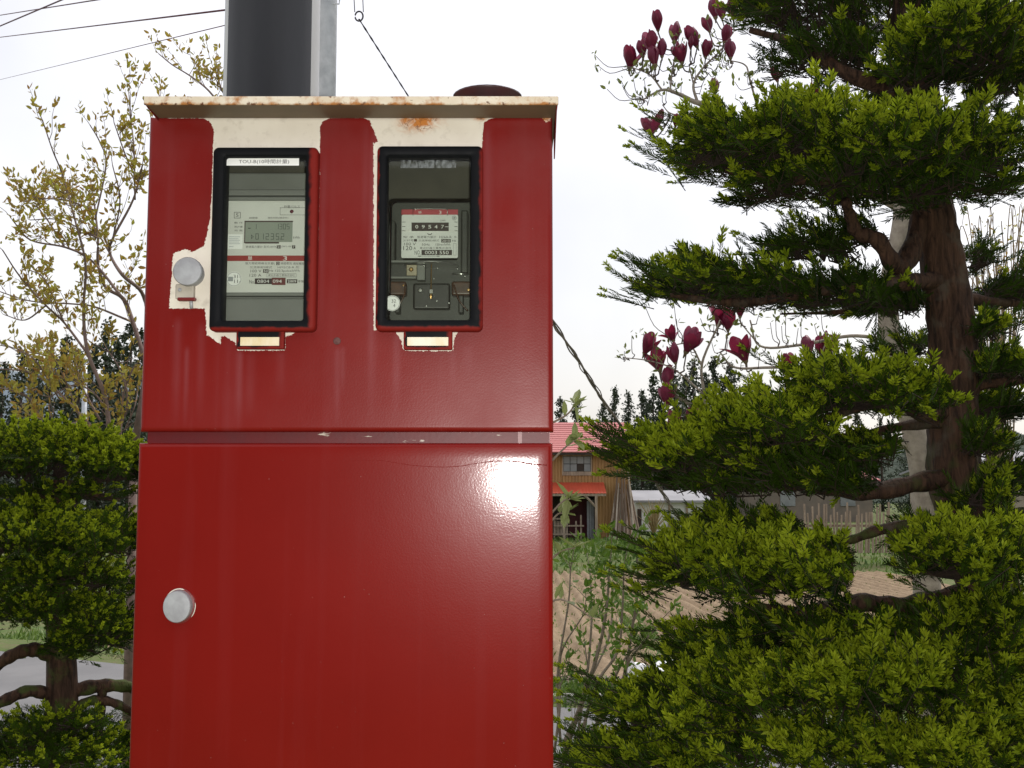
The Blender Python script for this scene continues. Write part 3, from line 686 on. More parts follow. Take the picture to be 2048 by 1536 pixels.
for k, f in FR.items():
    x0, x1, z0, z1 = f['O']; a0, a1, c0, c1 = f['I']
    ls = [rrect(x0, x1, z0, z1, 0.010, Y0 + 0.003), rrect(x0, x1, z0, z1, 0.010, Yf + 0.006), rrect(x0 + 0.0018, x1 - 0.0018, z0 + 0.0018, z1 - 0.0018, 0.009, Yf + 0.0018), rrect(x0 + 0.006, x1 - 0.006, z0 + 0.006, z1 - 0.006, 0.007, Yf),
          rrect(a0 - 0.0025, a1 + 0.0025, c0 - 0.0025, c1 + 0.0025, 0.006, Yf), rrect(a0, a1, c0, c1, 0.005, Yf + 0.003), rrect(a0, a1, c0, c1, 0.005, Y0 + 0.014)]
    frames[k] = loops(MB(), ls).build('window_frame', m_fr[k], cab, CO, smooth=True)
    m = frames[k].modifiers.new('split', 'EDGE_SPLIT'); m.split_angle = R(50)
    MB().box(a0 - 0.0005, a1 + 0.0005, Yf + 0.016, Yf + 0.019, c0 - 0.0005, c1 + 0.0005).build('pane', m_pane, frames[k], CO)
for k, (x0, x1, y0_, y1_, s0, s1) in {1: (472, 568, 661, 698, 481, 558.5), 2: (807, 904.5, 660, 699, 814.5, 896.5)}.items():
    Yt = Y0 - 0.012; X0, X1, Z0, Z1 = PX(x0, 680, Yt), PX(x1, 680, Yt), PZ(y1_, Yt), PZ(y0_, Yt)
    mb = MB(); mb.box(X0, X1, Yt, Y0 + 0.002, Z0, Z1)
    tb = bev(mb.build('latch_tab', frame_mat('latch paint %d' % k, X0 - CO.x + 0.004, X1 - CO.x - 0.007, Z0 + 0.005), frames[k], CO), 0.0025, 3)
    st = MB().box(PX(s0, 680, Yt), PX(s1, 680, Yt), Yt - 0.0012, Yt + 0.001, PZ(691.5, Yt), PZ(674.5, Yt)).build('latch_sticker', m_stick, frames[k], CO)
# ---- knobs
m_knob = M('worn zinc', (0.36, 0.37, 0.39), (0.27, 0.27, 0.29), rough=0.55, metal=0.25, scale=40, bump=0.2, bscale=160, bdist=0.0008)
c = P(377, 544, Y0 - 0.02); r = 29 * S(Y0)
MB().lathe([(r * 0.9, -0.022), (r * 0.92, -0.004), (r, -0.002), (r, 0.006), (r * 0.95, 0.0085), (r * 0.5, 0.0095), (0, 0.0096)], c, 40, axis='-Y').build('lock_knob', m_knob, up, CO, smooth=False)
ph = MB(); ph.lathe([(r * 1.01, -0.001), (r * 1.015, 0.003)], c + Vector((0, 0, 0.0002)), 40, axis='-Y')
hb = MB().box(PX(354, 590, Y0), PX(391, 590, Y0), Y0 - 0.012, Y0 + 0.001, PZ(600, Y0), PZ(570, Y0)).build('hasp', M('greying cream steel', (0.42, 0.38, 0.32), (0.3, 0.27, 0.23), rough=0.6, scale=30), up, CO); bev(hb, 0.003, 3)
bev(MB().box(PX(354.5, 598, Y0 - .012), PX(390.5, 598, Y0 - .012), Y0 - 0.0135, Y0 - 0.002, PZ(601.5, Y0 - .012), PZ(594.5, Y0 - .012)).build('hasp_lip', m_red, up, CO), 0.002)
MB().lathe([(0.003, 0), (0.0035, 0.002), (0.002, 0.003), (0, 0.003)], P(360, 580, Y0 - 0.0119), 12, axis='-Y').build('hasp_screw', m_knob, up, CO)
MB().tube([P(382, 598, Y0 - 0.006), P(383, 617, Y0 - 0.004)], 0.0032, 8).build('hasp_pin', m_knob, up, CO, smooth=True)
c = P(355, 1213, Y0 - 0.012)
kb = MB(); V = []
ns = 40; ra, rb_ = 27 * S(Y0), 31 * S(Y0)
prof = [(1.12, -0.012), (1.12, -0.0095), (1.0, -0.009), (1.0, 0.004), (0.96, 0.006), (0.6, 0.0065), (0.001, 0.0066)]
for fr_, h in prof:
    for i in range(ns):
        a = 2 * math.pi * i / ns; V.append((c.x + ra * fr_ * math.cos(a), c.y - h, c.z + rb_ * fr_ * math.sin(a)))
i_ = np.arange(len(prof) - 1)[:, None] * ns; j_ = np.arange(ns)[None, :]; q = np.stack([i_ + j_, i_ + (j_ + 1) % ns, i_ + ns + (j_ + 1) % ns, i_ + ns + j_], -1)
kb.add(V, [q[2:].reshape(-1, 4)], 0); kb.add(V, [q[:2].reshape(-1, 4)], 1)
kb.build('lock_knob', [m_knob, m_red], low, CO)
mb = MB(); mb.tube([(c.x + ra * 1.05 * math.cos(a), Y0 - 0.004, c.z + rb_ * 1.07 * math.sin(a)) for a in np.linspace(R(70), R(165), 12)], [0.0004] + [0.0012] * 10 + [0.0004], 5)
mb.tube([(c.x + ra * 1.16 * math.cos(a), Y0 - 0.001, c.z + rb_ * 1.1 * math.sin(a)) for a in np.linspace(R(-40), R(10), 8)], [0.0003] + [0.0008] * 6 + [0.0003], 5)
mb.build('bare_rim', M('flaked cream paint', (0.68, 0.64, 0.56), rough=0.6), low, CO)
c = P(674, 682, Y0 - 0.0001)
MB().lathe([(0.007, 0.0), (0.006, 0.001), (0.003, 0.0012), (0.0, 0.0012)], c, 14, axis='-Y').build('blind_rivet', M('rusty rivet', (0.07, 0.02, 0.018), (0.12, 0.05, 0.045), rough=0.8, scale=200), up, CO)

# ------------------------------------------------------------------ lettering, converted in one go at the end
JOBS = []
def text(s, x, y, h, w, Y, mat, parent, org):
    JOBS.append((s, x, y, h, w, Y, mat, parent, org))
def run_text():
    tmp = []
    for j in JOBS:
        cu = bpy.data.curves.new('lettering', 'FONT'); cu.body = j[0]; cu.size = 1.0; cu.resolution_u = 2
        o = bpy.data.objects.new('lettering_source', cu); COL.objects.link(o); tmp.append(o)
    dg = bpy.context.evaluated_depsgraph_get(); dg.update()
    for (s, x, y, h, w, Y, mat, par, org), o in zip(JOBS, tmp):
        me = bpy.data.meshes.new_from_object(o.evaluated_get(dg)); me.name = 'lettering'
        n = len(me.vertices)
        if n:
            V = np.empty(n * 3); me.vertices.foreach_get('co', V); V = V.reshape(-1, 3)
            lo, hi = V.min(0), V.max(0); c = P(x, y, Y); sc = S(Y)
            X = (V[:, 0] - (lo[0] + hi[0]) / 2) * (w * sc / max(hi[0] - lo[0], 1e-6)); Z = (V[:, 1] - (lo[1] + hi[1]) / 2) * (h * sc / max(hi[1] - lo[1], 1e-6))
            W = np.stack([X + c.x - org[0], np.full(n, Y - org[1]), Z + c.z - org[2]], -1)
            me.vertices.foreach_set('co', W.ravel()); me.update()
            me.materials.clear(); me.materials.append(mat)
            ob = bpy.data.objects.new('lettering', me); COL.objects.link(ob); ob.parent = par
        bpy.data.objects.remove(o)
def rect(mb, x0, x1, y0, y1, Y, d=0.0004, mat=0):
    mb.box(PX(x0, (y0 + y1) / 2, Y), PX(x1, (y0 + y1) / 2, Y), Y, Y + d, PZ(y1, Y), PZ(y0, Y), mat); return mb
def outline(mb, x0, x1, y0, y1, Y, w=0.6):
    for a in ((x0, x1, y0, y0 + w), (x0, x1, y1 - w, y1), (x0, x0 + w, y0 + w, y1 - w), (x1 - w, x1, y0 + w, y1 - w)): rect(mb, *a, Y)
    return mb
SEG = {'0': 'abcdef', '1': 'bc', '2': 'abged', '3': 'abgcd', '4': 'fgbc', '5': 'afgcd', '6': 'afgedc', '7': 'abc', '8': 'abcdefg', '9': 'abcfgd'}
def seven(mb, s, x, y, w, h, pitch, Y, th=0.9):
    for i, ch in enumerate(s):
        cx = x + i * pitch
        for sg in SEG.get(ch, ''):
            r = {'a': (cx, cx + w, y, y + th), 'd': (cx, cx + w, y + h - th, y + h), 'g': (cx, cx + w, y + h / 2 - th / 2, y + h / 2 + th / 2), 'f': (cx, cx + th, y, y + h / 2), 'e': (cx, cx + th, y + h / 2, y + h), 'b': (cx + w - th, cx + w, y, y + h / 2), 'c': (cx + w - th, cx + w, y + h / 2, y + h)}[sg]
            rect(mb, *r, Y, 0.0002)
    return mb
m_ink = M('grey ink', (0.05, 0.05, 0.05), rough=0.6, scale=40)
m_blk = M('dark number plate', (0.035, 0.02, 0.018), rough=0.5, scale=40)
m_wht = M('white print', (0.75, 0.75, 0.73), rough=0.6, scale=40)
m_label = M('white label', (0.82, 0.83, 0.82), (0.76, 0.77, 0.76), rough=0.5, scale=20)
m_mred = M('meter red band', (0.27, 0.022, 0.018), (0.24, 0.02, 0.018), rough=0.5, scale=20)
m_face = M('pale meter face', (0.60, 0.605, 0.575), (0.56, 0.565, 0.535), rough=0.5, scale=15)
m_mgrey = M('grey meter plastic', (0.17, 0.175, 0.165), (0.145, 0.15, 0.14), rough=0.45, scale=12)
m_lcd = M('liquid crystal panel', (0.255, 0.285, 0.245), (0.235, 0.26, 0.225), rough=0.3, scale=12)
# sticker on the left pane
Yp = Yf + 0.0155
st = rect(MB(), 453, 598, 316, 331, Yp, 0.0004).build('paper_label', m_label, frames[1], CO)
text('TOU-B(10時間計量)', 528, 323.5, 10.5, 103, Yp - 0.0003, m_ink, frames[1], CO)
# worn ghost of a label on the right pane
t = NT('ghost of a label'); s1 = t.n('BsdfDiffuse'); s1.inputs[0].default_value = (0.4, 0.43, 0.45, 1); s2 = t.n('BsdfTransparent'); mx = t.n('MixShader')
t.l(t.rng(t.noise(1.0, 5, t.coord((140, 1, 60)), 0.7), 0.42, 0.7, 0.0, 0.34), mx.inputs[0]); t.l(s2.outputs[0], mx.inputs[1]); t.l(s1.outputs[0], mx.inputs[2]); t.l(mx.outputs[0], t.out.inputs[0])
rect(MB(), 801, 912, 320, 336, Yp, 0.0003).build('paper_label', t.m, frames[2], CO)['label'] = 'scraped off remains of a paper label'

# ------------------------------------------------------------------ digital meter behind the left window
yb = yb1 - 0.0305
DO = Vector((PX(540, 490, Y0 + .07), yb, PZ(650, Y0 + .07)))
dm = thing('electricity_meter', DO, 'grey digital electricity meter with a liquid crystal readout behind the left window', 'meter')
mb = MB(); YA = Y0 + 0.055
rect(mb, 436, 640, 345, 652, YA + 0.012, yb - YA - 0.012)
bev(mb.build('housing', m_mgrey, dm, DO), 0.004, 3)
mb = MB(); rect(mb, 438, 640, 378, 391, YA - 0.001, 0.012); bev(mb.build('top_ledge', m_mgrey, dm, DO), 0.003, 3)
mb = MB(); rect(mb, 440, 640, 393, 400, YA - 0.004, 0.015); rect(mb, 440, 448, 400.5, 584, YA - 0.004, 0.015); rect(mb, 440, 640, 584.5, 592, YA - 0.004, 0.015)
bev(mb.build('face_rim', m_mgrey, dm, DO), 0.002, 3)
mb = MB(); rect(mb, 438, 640, 596, 648, YA - 0.008, 0.018); bev(mb.build('terminal_cover', m_mgrey, dm, DO), 0.004, 3)
YF_ = YA + 0.003
x0, x1, z0, z1 = PX(447.5, 490, YF_), PX(632, 490, YF_), PZ(585, YF_), PZ(400, YF_)
face = loops(MB(), [rrect(x0, x1, z0, z1, 0.006, YF_), rrect(x0, x1, z0, z1, 0.006, YF_ + 0.004)], cap_first=True).build('face_plate', m_face, dm, DO)
Yt = YF_ - 0.0006; Yt2 = Yt - 0.0006
rect(MB(), 448, 632, 511, 522, Yt).build('red_band', m_mred, face, DO)
text('単', 500, 516.5, 9, 9, Yt2, m_wht, face, DO); text('3', 570, 516.5, 9.5, 8, Yt2, m_wht, face, DO)
lc = rect(MB(), 490, 585, 443, 484, Yt).build('display', m_lcd, dm, DO)
mb = MB(); rect(mb, 489, 586, 441.5, 444, Yt2); rect(mb, 488.6, 490.4, 444, 486, Yt2); rect(mb, 490, 558, 484, 487, Yt2); mb.build('display_edge', M('dark display edge with painted shadow', (0.06, 0.035, 0.035), rough=0.6), lc, DO)  # dark strips round the display; the top one is a painted shadow
mb = MB(); seven(mb, '1', 508, 448, 5, 10, 7, Yt2); seven(mb, '1305', 552, 447.5, 5.2, 11, 7.2, Yt2)
seven(mb, '012352', 511, 467, 6.2, 12, 10.2, Yt2, 1.1); rect(mb, 496, 501, 455.5, 457.5, Yt2); rect(mb, 559.5, 561, 477.5, 479, Yt2)
rect(mb, 502, 503, 469, 478, Yt2); rect(mb, 503, 505, 470.5, 472, Yt2); rect(mb, 505, 507, 472.5, 474.5, Yt2); rect(mb, 503, 505, 475, 476.5, Yt2)
mb.build('digits', M('display segments', (0.07, 0.08, 0.07), rough=0.5), lc, DO)
text('時間帯', 507, 436, 4.6, 17, Yt2, m_ink, face, DO); text('現在時刻(検定外)', 556, 436, 4.8, 42, Yt2, m_ink, face, DO)
text('計量パルス', 584, 413, 5.6, 32, Yt2, m_ink, face, DO); outline(MB(), 560, 625, 415, 430, Yt2, 0.5).build('print_box', m_ink, face, DO)
MB().lathe([(4 * S(Yt), 0), (3.6 * S(Yt), 0.0008), (2 * S(Yt), 0.0014), (0, 0.0016)], P(583.5, 423, Yt), 16, axis='-Y').build('pulse_lamp', M('dark red lamp', (0.1, 0.02, 0.03), rough=0.25), face, DO)
outline(MB(), 468, 481, 424, 436.5, Yt2, 0.8).build('print_box', m_ink, face, DO); text('S', 474.5, 430, 7, 6, Yt2, m_ink, face, DO)
text('動 作', 477, 445.5, 4, 17, Yt2, m_ink, face, DO); text('無計量', 477, 453.5, 4, 17, Yt2, m_ink, face, DO); text('売 電', 477, 461, 4, 17, Yt2, m_ink, face, DO)
text('kWh', 593, 475, 5, 13, Yt2, m_ink, face, DO)
text('普通電力量計 型式34974', 522, 493.5, 5, 62, Yt2, m_ink, face, DO); text('(W1-W', 573, 493.5, 5, 20, Yt2, m_ink, face, DO)
mb = MB(); rect(mb, 553.5, 561.5, 490.5, 497, Yt2); rect(mb, 584, 590.5, 490.5, 497, Yt2); rect(mb, 552.5, 559, 523.5, 530, Yt2); rect(mb, 526, 537, 538.5, 545.5, Yt2); rect(mb, 573.5, 594.5, 558.5, 566.5, Yt2)
mb.build('number_plate', m_blk, face, DO)
for s, x, y, h, w in (('21', 557.5, 493.7, 4.5, 5.5), ('7', 587.2, 493.7, 4.5, 3.5), ('2', 555.8, 526.8, 4.5, 4), ('50', 531.5, 542, 5, 8), ('2009', 584, 562.5, 5, 17)): text(s, x, y, h, w, Yt2 - 0.0004, m_wht, face, DO)
text('電力需給用複合計器(', 520, 527, 5.8, 60, Yt2, m_ink, face, DO); text('時間帯別 通信機能付', 588, 527, 5.4, 54, Yt2, m_ink, face, DO)
text('交流単相3線式', 522, 534.5, 5, 45, Yt2, m_ink, face, DO); text('HM2CB-R 形', 577, 534.5, 5.4, 44, Yt2, m_ink, face, DO)
text('100 V', 512, 542, 6, 22, Yt2, m_ink, face, DO); text('Hz 125/3pulse/kWh', 569, 542, 6, 62, Yt2, m_ink, face, DO)
text('120 A', 511, 550.5, 6, 24, Yt2, m_ink, face, DO); text('東北計器工業株式会社', 563, 550.5, 5, 54, Yt2, m_ink, face, DO); outline(MB(), 533.5, 592.5, 546.8, 554.3, Yt2, 0.4).build('print_box', m_ink, face, DO)
text('No.', 504, 563.5, 7.5, 11, Yt2, m_ink, face, DO); text('年製', 602, 562.5, 5.5, 12, Yt2, m_ink, face, DO)
rect(MB(), 509.5, 544, 556.8, 568.2, Yt2).build('number_plate', m_blk, face, DO)
rect(MB(), 543.6, 571, 555.5, 570, Yt2 - 0.0003, 0.0006).build('number_plate', M('maroon number plate', (0.13, 0.02, 0.018), rough=0.5), face, DO)
text('0804', 526.5, 562.5, 7, 24, Yt2 - 0.0006, m_wht, face, DO); text('094', 554.5, 562.5, 7, 18, Yt2 - 0.0009, m_wht, face, DO)
stk = rect(MB(), 455, 485, 468.5, 498, Yt2, 0.0005).build('square_sticker', m_label, face, DO)
mb = MB(); [rect(mb, 458, 458 + w, y, y + 1.0, Yt2 - 0.0004, 0.0003) for y, w in ((473, 22), (477, 19), (480, 22), (483.5, 20), (487, 22), (492.5, 9))]; mb.build('printed_lines', M('pale ink', (0.35, 0.38, 0.42), rough=0.6), face, DO)
def disc_sticker(x, y, r, Y, par, org):
    MB().lathe([(r * S(Y), 0.0), (r * S(Y), 0.0004), (0, 0.00045)], P(x, y, Y), 32, axis='-Y').build('round_sticker', m_label, par, org)
    mb = MB(); ring = [P(x, y, Y - 0.0007) + Vector((math.cos(a), 0, math.sin(a))) * (r - 1.4) * S(Y) for a in np.linspace(0, 2 * math.pi, 33)]
    mb.tube(ring, 0.00035, 4, cap=False); mb.build('sticker_ring', m_ink, par, org)
disc_sticker(468, 558, 15.5, Yt2, face, DO)
rect(MB(), 456, 466, 553.5, 562.5, Yt2 - 0.0008, 0.0003).build('seal_mark', M('grey seal print', (0.3, 0.32, 0.33), rough=0.6), face, DO)
text('31', 471.5, 553, 7, 8.5, Yt2 - 0.0009, m_ink, face, DO); text('11', 472, 562.5, 7, 7.5, Yt2 - 0.0009, m_ink, face, DO); text('年', 479, 554, 2.6, 2.6, Yt2 - 0.0009, m_ink, face, DO); text('月', 479, 564, 2.6, 2.6, Yt2 - 0.0009, m_ink, face, DO)

# ------------------------------------------------------------------ induction meter behind the right window
AO = Vector((PX(862, 490, Y0 + .07), yb, PZ(650, Y0 + .07)))
am = thing('electricity_meter', AO, 'glass covered induction meter with number drums and spinning disc behind the right window', 'meter')
m_cast = M('dark cast frame', (0.03, 0.03, 0.027), (0.015, 0.015, 0.014), rough=0.4, scale=20)
m_mgrn = M('grey green plate', (0.05, 0.052, 0.045), (0.032, 0.034, 0.03), rough=0.5, scale=14)
m_coil = M('varnished copper coil', (0.09, 0.04, 0.022), (0.05, 0.025, 0.016), rough=0.35, scale=60)
m_steel = M('bright steel', (0.6, 0.6, 0.58), (0.5, 0.5, 0.48), rough=0.25, metal=0.9, scale=30)
m_brass = M('brass', (0.62, 0.42, 0.2), (0.5, 0.3, 0.12), rough=0.3, metal=0.9, scale=30)
m_tan = M('tan phenolic', (0.36, 0.31, 0.22), (0.3, 0.26, 0.18), rough=0.5, scale=30)
m_alu = M('aluminium disc', (0.55, 0.55, 0.54), (0.45, 0.45, 0.44), rough=0.3, metal=0.8, scale=30)
mb = MB(); rect(mb, 758, 962, 398, 648, Y0 + 0.115, yb - Y0 - 0.115); bev(mb.build('base_plate', m_mgrn, am, AO), 0.006, 3)
YN = Y0 + 0.062
x0, x1, z0, z1 = PX(803, 470, YN), PX(916, 470, YN), PZ(516, YN), PZ(429.5, YN)
plate = loops(MB(), [rrect(x0, x1, z0, z1, 0.003, YN), rrect(x0, x1, z0, z1, 0.003, YN + 0.0016)], cap_first=True, cap_last=True).build('name_plate', M('white name plate', (0.66, 0.67, 0.66), (0.6, 0.61, 0.6), rough=0.4, scale=15), am, AO)
rect(MB(), 803, 916, 419, 429.3, YN - 0.0002, 0.0016).build('red_band', M('pinkish red band', (0.4, 0.05, 0.065), rough=0.45), plate, AO)
Yn = YN - 0.0005; Yn2 = Yn - 0.0006
mb = MB(); rect(mb, 806, 914, 420, 516, YN + 0.003, 0.02); mb.build('register_block', m_cast, am, AO)
ctr = rect(MB(), 823, 897.5, 445, 462, Yn).build('register_window', m_blk, am, AO)
for ch, x in zip('09547', (833.5, 846.5, 859.5, 872, 885)): text(ch, x, 453.5, 7.2, 6, Yn2, m_wht, ctr, AO)
rect(MB(), 890, 897, 453, 454, Yn2, 0.0003).build('register_pointer', m_wht, ctr, AO)
mb = MB(); rect(mb, 803.5, 823, 459.5, 464, Yn - 0.0008, 0.001); rect(mb, 897.5, 915.5, 459.5, 464, Yn - 0.0008, 0.001); rect(mb, 823, 897.5, 462.2, 465, Yn - 0.0008, 0.001)
bev(mb.build('plate_fold_highlight', m_wht, plate, AO), 0.0004)  # white strips painting the highlight along the bend of the plate
mb = MB()
for y in (443.5, 452.5, 461): rect(mb, 804, 811, y, y + 1, Yn2 - 0.0006, 0.0003); rect(mb, 909, 915, y, y + 1, Yn2 - 0.0006, 0.0003)
rect(mb, 836, 842.5, 511.5, 513, Yn2); rect(mb, 843, 874, 512, 512.6, Yn2); rect(mb, 874, 879, 511.5, 513, Yn2); outline(mb, 906.5, 912.5, 486.5, 510.5, Yn2, 0.4)
mb.build('print_lines', m_ink, plate, AO)
mb = MB(); mb.tube([P(x, y, Yn - 0.003) for x, y in ((826, 431), (826, 420), (829, 418), (860, 417.6), (891, 418), (895, 420), (895, 431))], 0.0007, 6); mb.build('sealing_wire', m_steel, plate, AO, smooth=True)
mb = MB(); mb.tube([P(859.5 + 4 * math.cos(a), 466.5 - 2.8 * math.sin(a), Yn - 0.001) for a in np.linspace(math.pi, 2 * math.pi, 9)], 0.0007, 5); mb.build('hook', m_cast, plate, AO)
mb = MB(); mb.tube([P(908.5 + 4 * math.cos(a), 436 - 4 * math.sin(a), Yn2) for a in np.linspace(0, 2 * math.pi, 21)], 0.0003, 4, cap=False); rect(mb, 906, 911, 435.4, 436.2, Yn2); mb.build('emblem', m_ink, plate, AO)
text('Z', 908.5, 436, 4.5, 4, Yn2, m_ink, plate, AO)
text('単', 840, 424.8, 6, 7, Yn2, m_wht, plate, AO); text('3', 880.5, 424.8, 7, 5, Yn2, m_wht, plate, AO)
rect(MB(), 828, 834, 478, 483, Yn).build('number_plate', m_blk, plate, AO); rect(MB(), 882.5, 901.5, 478, 485, Yn).build('number_plate', m_blk, plate, AO); rect(MB(), 843, 904, 499.8, 510.2, Yn).build('number_plate', m_blk, plate, AO)
for s, x, y, h, w, mt in (('kWh', 886, 441, 4, 10, m_ink), ('型 承', 817, 474, 4.5, 22, m_ink), ('普通電力量計', 853.5, 474, 5.2, 39, m_ink), ('H26A-R', 891, 474, 5, 25, m_ink), ('形', 911, 474, 4.5, 5, m_ink), ('3197号', 817, 480.8, 5, 21, m_ink), ('交流単相3線式', 857.5, 481, 4.6, 42, m_ink),
                          ('2010', 892, 481.5, 5, 16, m_wht), ('年製', 908, 481.5, 4.6, 9, m_ink), ('100 V', 820, 488, 6, 24, m_ink), ('50Hz', 851.5, 489, 5, 16, m_ink), ('150rev/kWh', 886, 489, 5, 30, m_ink), ('120', 815.5, 496.2, 8.6, 18, m_ink), ('A', 829.5, 496.5, 5.5, 5, m_ink),
                          ('東北計器工業株式会社', 871, 496, 5.2, 64, m_ink), ('NO.', 835, 505, 8.8, 12, m_ink), ('0003 550', 873.5, 505, 7.2, 48, m_wht)):
    text(s, x, y, h, w, Yn2, mt, plate, AO)
# works below the plate
zd = PZ(530, Y0 + 0.085)
MB().lathe([(0.0, -0.0006), (0.052, -0.0006), (0.052, 0.0006), (0.0, 0.0006)], (PX(862, 530, Y0 + .085), Y0 + 0.102, zd), 40).build('rotor_disc', m_alu, am, AO)
MB().tube([P(863, 522, Y0 + .078), P(862, 584, Y0 + .078)], 0.0011, 8).build('spindle', m_brass, am, AO)
mb = MB(); rect(mb, 858, 866.5, 578, 587, Y0 + 0.074, 0.008); bev(mb.build('bearing', m_steel, am, AO), 0.001)
MB().lathe([(0.0028, 0), (0.0032, -0.004), (0.002, -0.009), (0.0, -0.010)], P(862, 588, Y0 + .078), 10).build('jewel_screw', m_brass, am, AO)
mb = MB(); rect(mb, 772, 838, 520, 525, Y0 + 0.07, 0.02); rect(mb, 772, 832, 552.5, 557, Y0 + 0.07, 0.02); rect(mb, 772, 778, 525, 552.5, Y0 + 0.07, 0.02); bev(mb.build('brake_magnet', m_mgrey, am, AO), 0.001)
mb = MB(); rect(mb, 813, 833.5, 529.5, 551, Y0 + 0.066, 0.004); bev(mb.build('terminal_block', m_tan, am, AO), 0.001)
def screw(x, y, Y, r, mt): MB().lathe([(r, 0), (r, 0.002), (r * 0.6, 0.0035), (0, 0.0036)], P(x, y, Y), 12, axis='-Y').build('screw', mt, am, AO, smooth=False)
screw(822.5, 539, Y0 + .0655, 0.0042, m_brass); screw(841, 581, Y0 + .085, 0.005, m_steel); screw(937, 580, Y0 + .08, 0.0035, m_brass); screw(779, 581, Y0 + .08, 0.0035, m_brass); screw(874, 602, Y0 + .09, 0.002, m_steel); screw(807, 571, Y0 + .085, 0.002, m_brass)
mb = MB(); rect(mb, 834, 850, 530, 560, Y0 + 0.08, 0.02); bev(mb.build('pole_piece', m_mgrey, am, AO), 0.001)
for x0, x1 in ((776, 812), (903, 942)):
    mb = MB(); rect(mb, x0, x1, 562, 590, Y0 + 0.085, 0.03); bev(mb.build('coil', m_coil, am, AO), 0.004, 3)
    mb = MB(); rect(mb, x0 + 14, x0 + 24, 590, 626, Y0 + 0.09, 0.025); bev(mb.build('coil_core', m_cast, am, AO), 0.002)
mb = MB(); rect(mb, 826, 900, 566, 618, Y0 + 0.092, 0.02); bev(mb.build('works_frame', m_cast, am, AO), 0.004, 3)
MB().tube(spline([P(790, 622, Y0 + .075), P(806, 596, Y0 + .072), P(812, 570, Y0 + .075)], 6), 0.0016, 6).build('lead_wire', m_coil, am, AO, smooth=True)
MB().tube(spline([P(936, 622, Y0 + .075), P(918, 600, Y0 + .072), P(908, 570, Y0 + .075)], 6), 0.0016, 6).build('lead_wire', m_coil, am, AO, smooth=True)
for sx_, sy_ in ((848, 532), (875, 537), (808, 522), (915, 538), (868, 558), (930, 553), (853, 612), (898, 606)): screw(sx_, sy_, Y0 + .079, 0.0016, m_steel)
MB().tube([P(905, 548, Y0 + .08), P(938, 548, Y0 + .08)], 0.0018, 6).build('adjuster_rod', m_steel, am, AO, smooth=True)
mb = MB(); rect(mb, 922, 936, 420, 545, Y0 + 0.085, 0.03); rect(mb, 778, 790, 440, 520, Y0 + 0.085, 0.03); bev(mb.build('side_bracket', m_mgrn, am, AO), 0.003)
# glass cover
m_cov = glassmat('meter glass', (0.96, 0.97, 0.95), 1.5, 0.04)
Yc = Y0 + 0.045; g = (PX(781, 500, Yc), PX(948, 500, Yc), PZ(638, Yc), PZ(401, Yc)); e = 0.012
ls = [rrect(g[0] - e, g[1] + e, g[2] - e, g[3] + e, 0.014, Y0 + 0.112), rrect(g[0] - e * .6, g[1] + e * .6, g[2] - e * .6, g[3] + e * .6, 0.014, Yc + 0.012), rrect(g[0] - e * .3, g[1] + e * .3, g[2] - e * .3, g[3] + e * .3, 0.014, Yc + 0.004), rrect(g[0] + 0.004, g[1] - 0.004, g[2] + 0.004, g[3] - 0.004, 0.012, Yc)]
loops(MB(), ls, cap_last=True).build('glass_cover', m_cov, am, AO, smooth=True).modifiers.new('s', 'EDGE_SPLIT').split_angle = R(60)
disc_sticker(784.5, 606.5, 16, Yc - 0.001, am, AO)
text('32', 787.5, 602, 7, 9, Yc - 0.0022, m_ink, am, AO); text('4', 788.5, 611, 7, 4, Yc - 0.0022, m_ink, am, AO)

# ------------------------------------------------------------------ house behind the photographer (it shows faintly in the panes)
m_hwall = M('brown house boards', (0.17, 0.125, 0.085), (0.13, 0.095, 0.065), rough=0.8, scale=2, stretch=(3, 3, 0.5))
m_hpap = M('sliding door glazing', (0.34, 0.31, 0.22), (0.28, 0.255, 0.19), rough=0.4, scale=3)
hs = thing('house', (0.5, -4.2, 0), 'timber house with latticed sliding doors facing the meter cabinet', 'house'); og = hs.location
MB().box(-7, 8, -4.4, -4.2, 0, 3.9).build('wall', m_hwall, hs, og)
V = [(-7.6, -2.9, 3.55), (8.6, -2.9, 3.55), (8.6, -6, 5.2), (-7.6, -6, 5.2), (-7.6, -2.9, 3.68), (8.6, -2.9, 3.68), (8.6, -6, 5.34), (-7.6, -6, 5.34)]
MB().add(V, [[(0, 1, 2, 3), (4, 7, 6, 5), (0, 4, 5, 1), (1, 5, 6, 2), (2, 6, 7, 3), (3, 7, 4, 0)]]).build('roof', m_greyroof, hs, og)
for k in range(5):
    x0 = -4.4 + 1.85 * k
    pn = MB().box(x0, x0 + 1.8, -4.195, -4.17, 0.3, 2.6).build('sliding_door', m_hpap, hs, og)
    mb = MB()
    for i in range(13): mb.box(x0 + 0.02 + i * 0.145, x0 + 0.045 + i * 0.145, -4.168, -4.14, 0.3, 2.6)
    for i in range(9): mb.box(x0, x0 + 1.8, -4.138, -4.125, 0.36 + i * 0.27, 0.385 + i * 0.27)
    mb.build('lattice', m_darkw, pn, og)

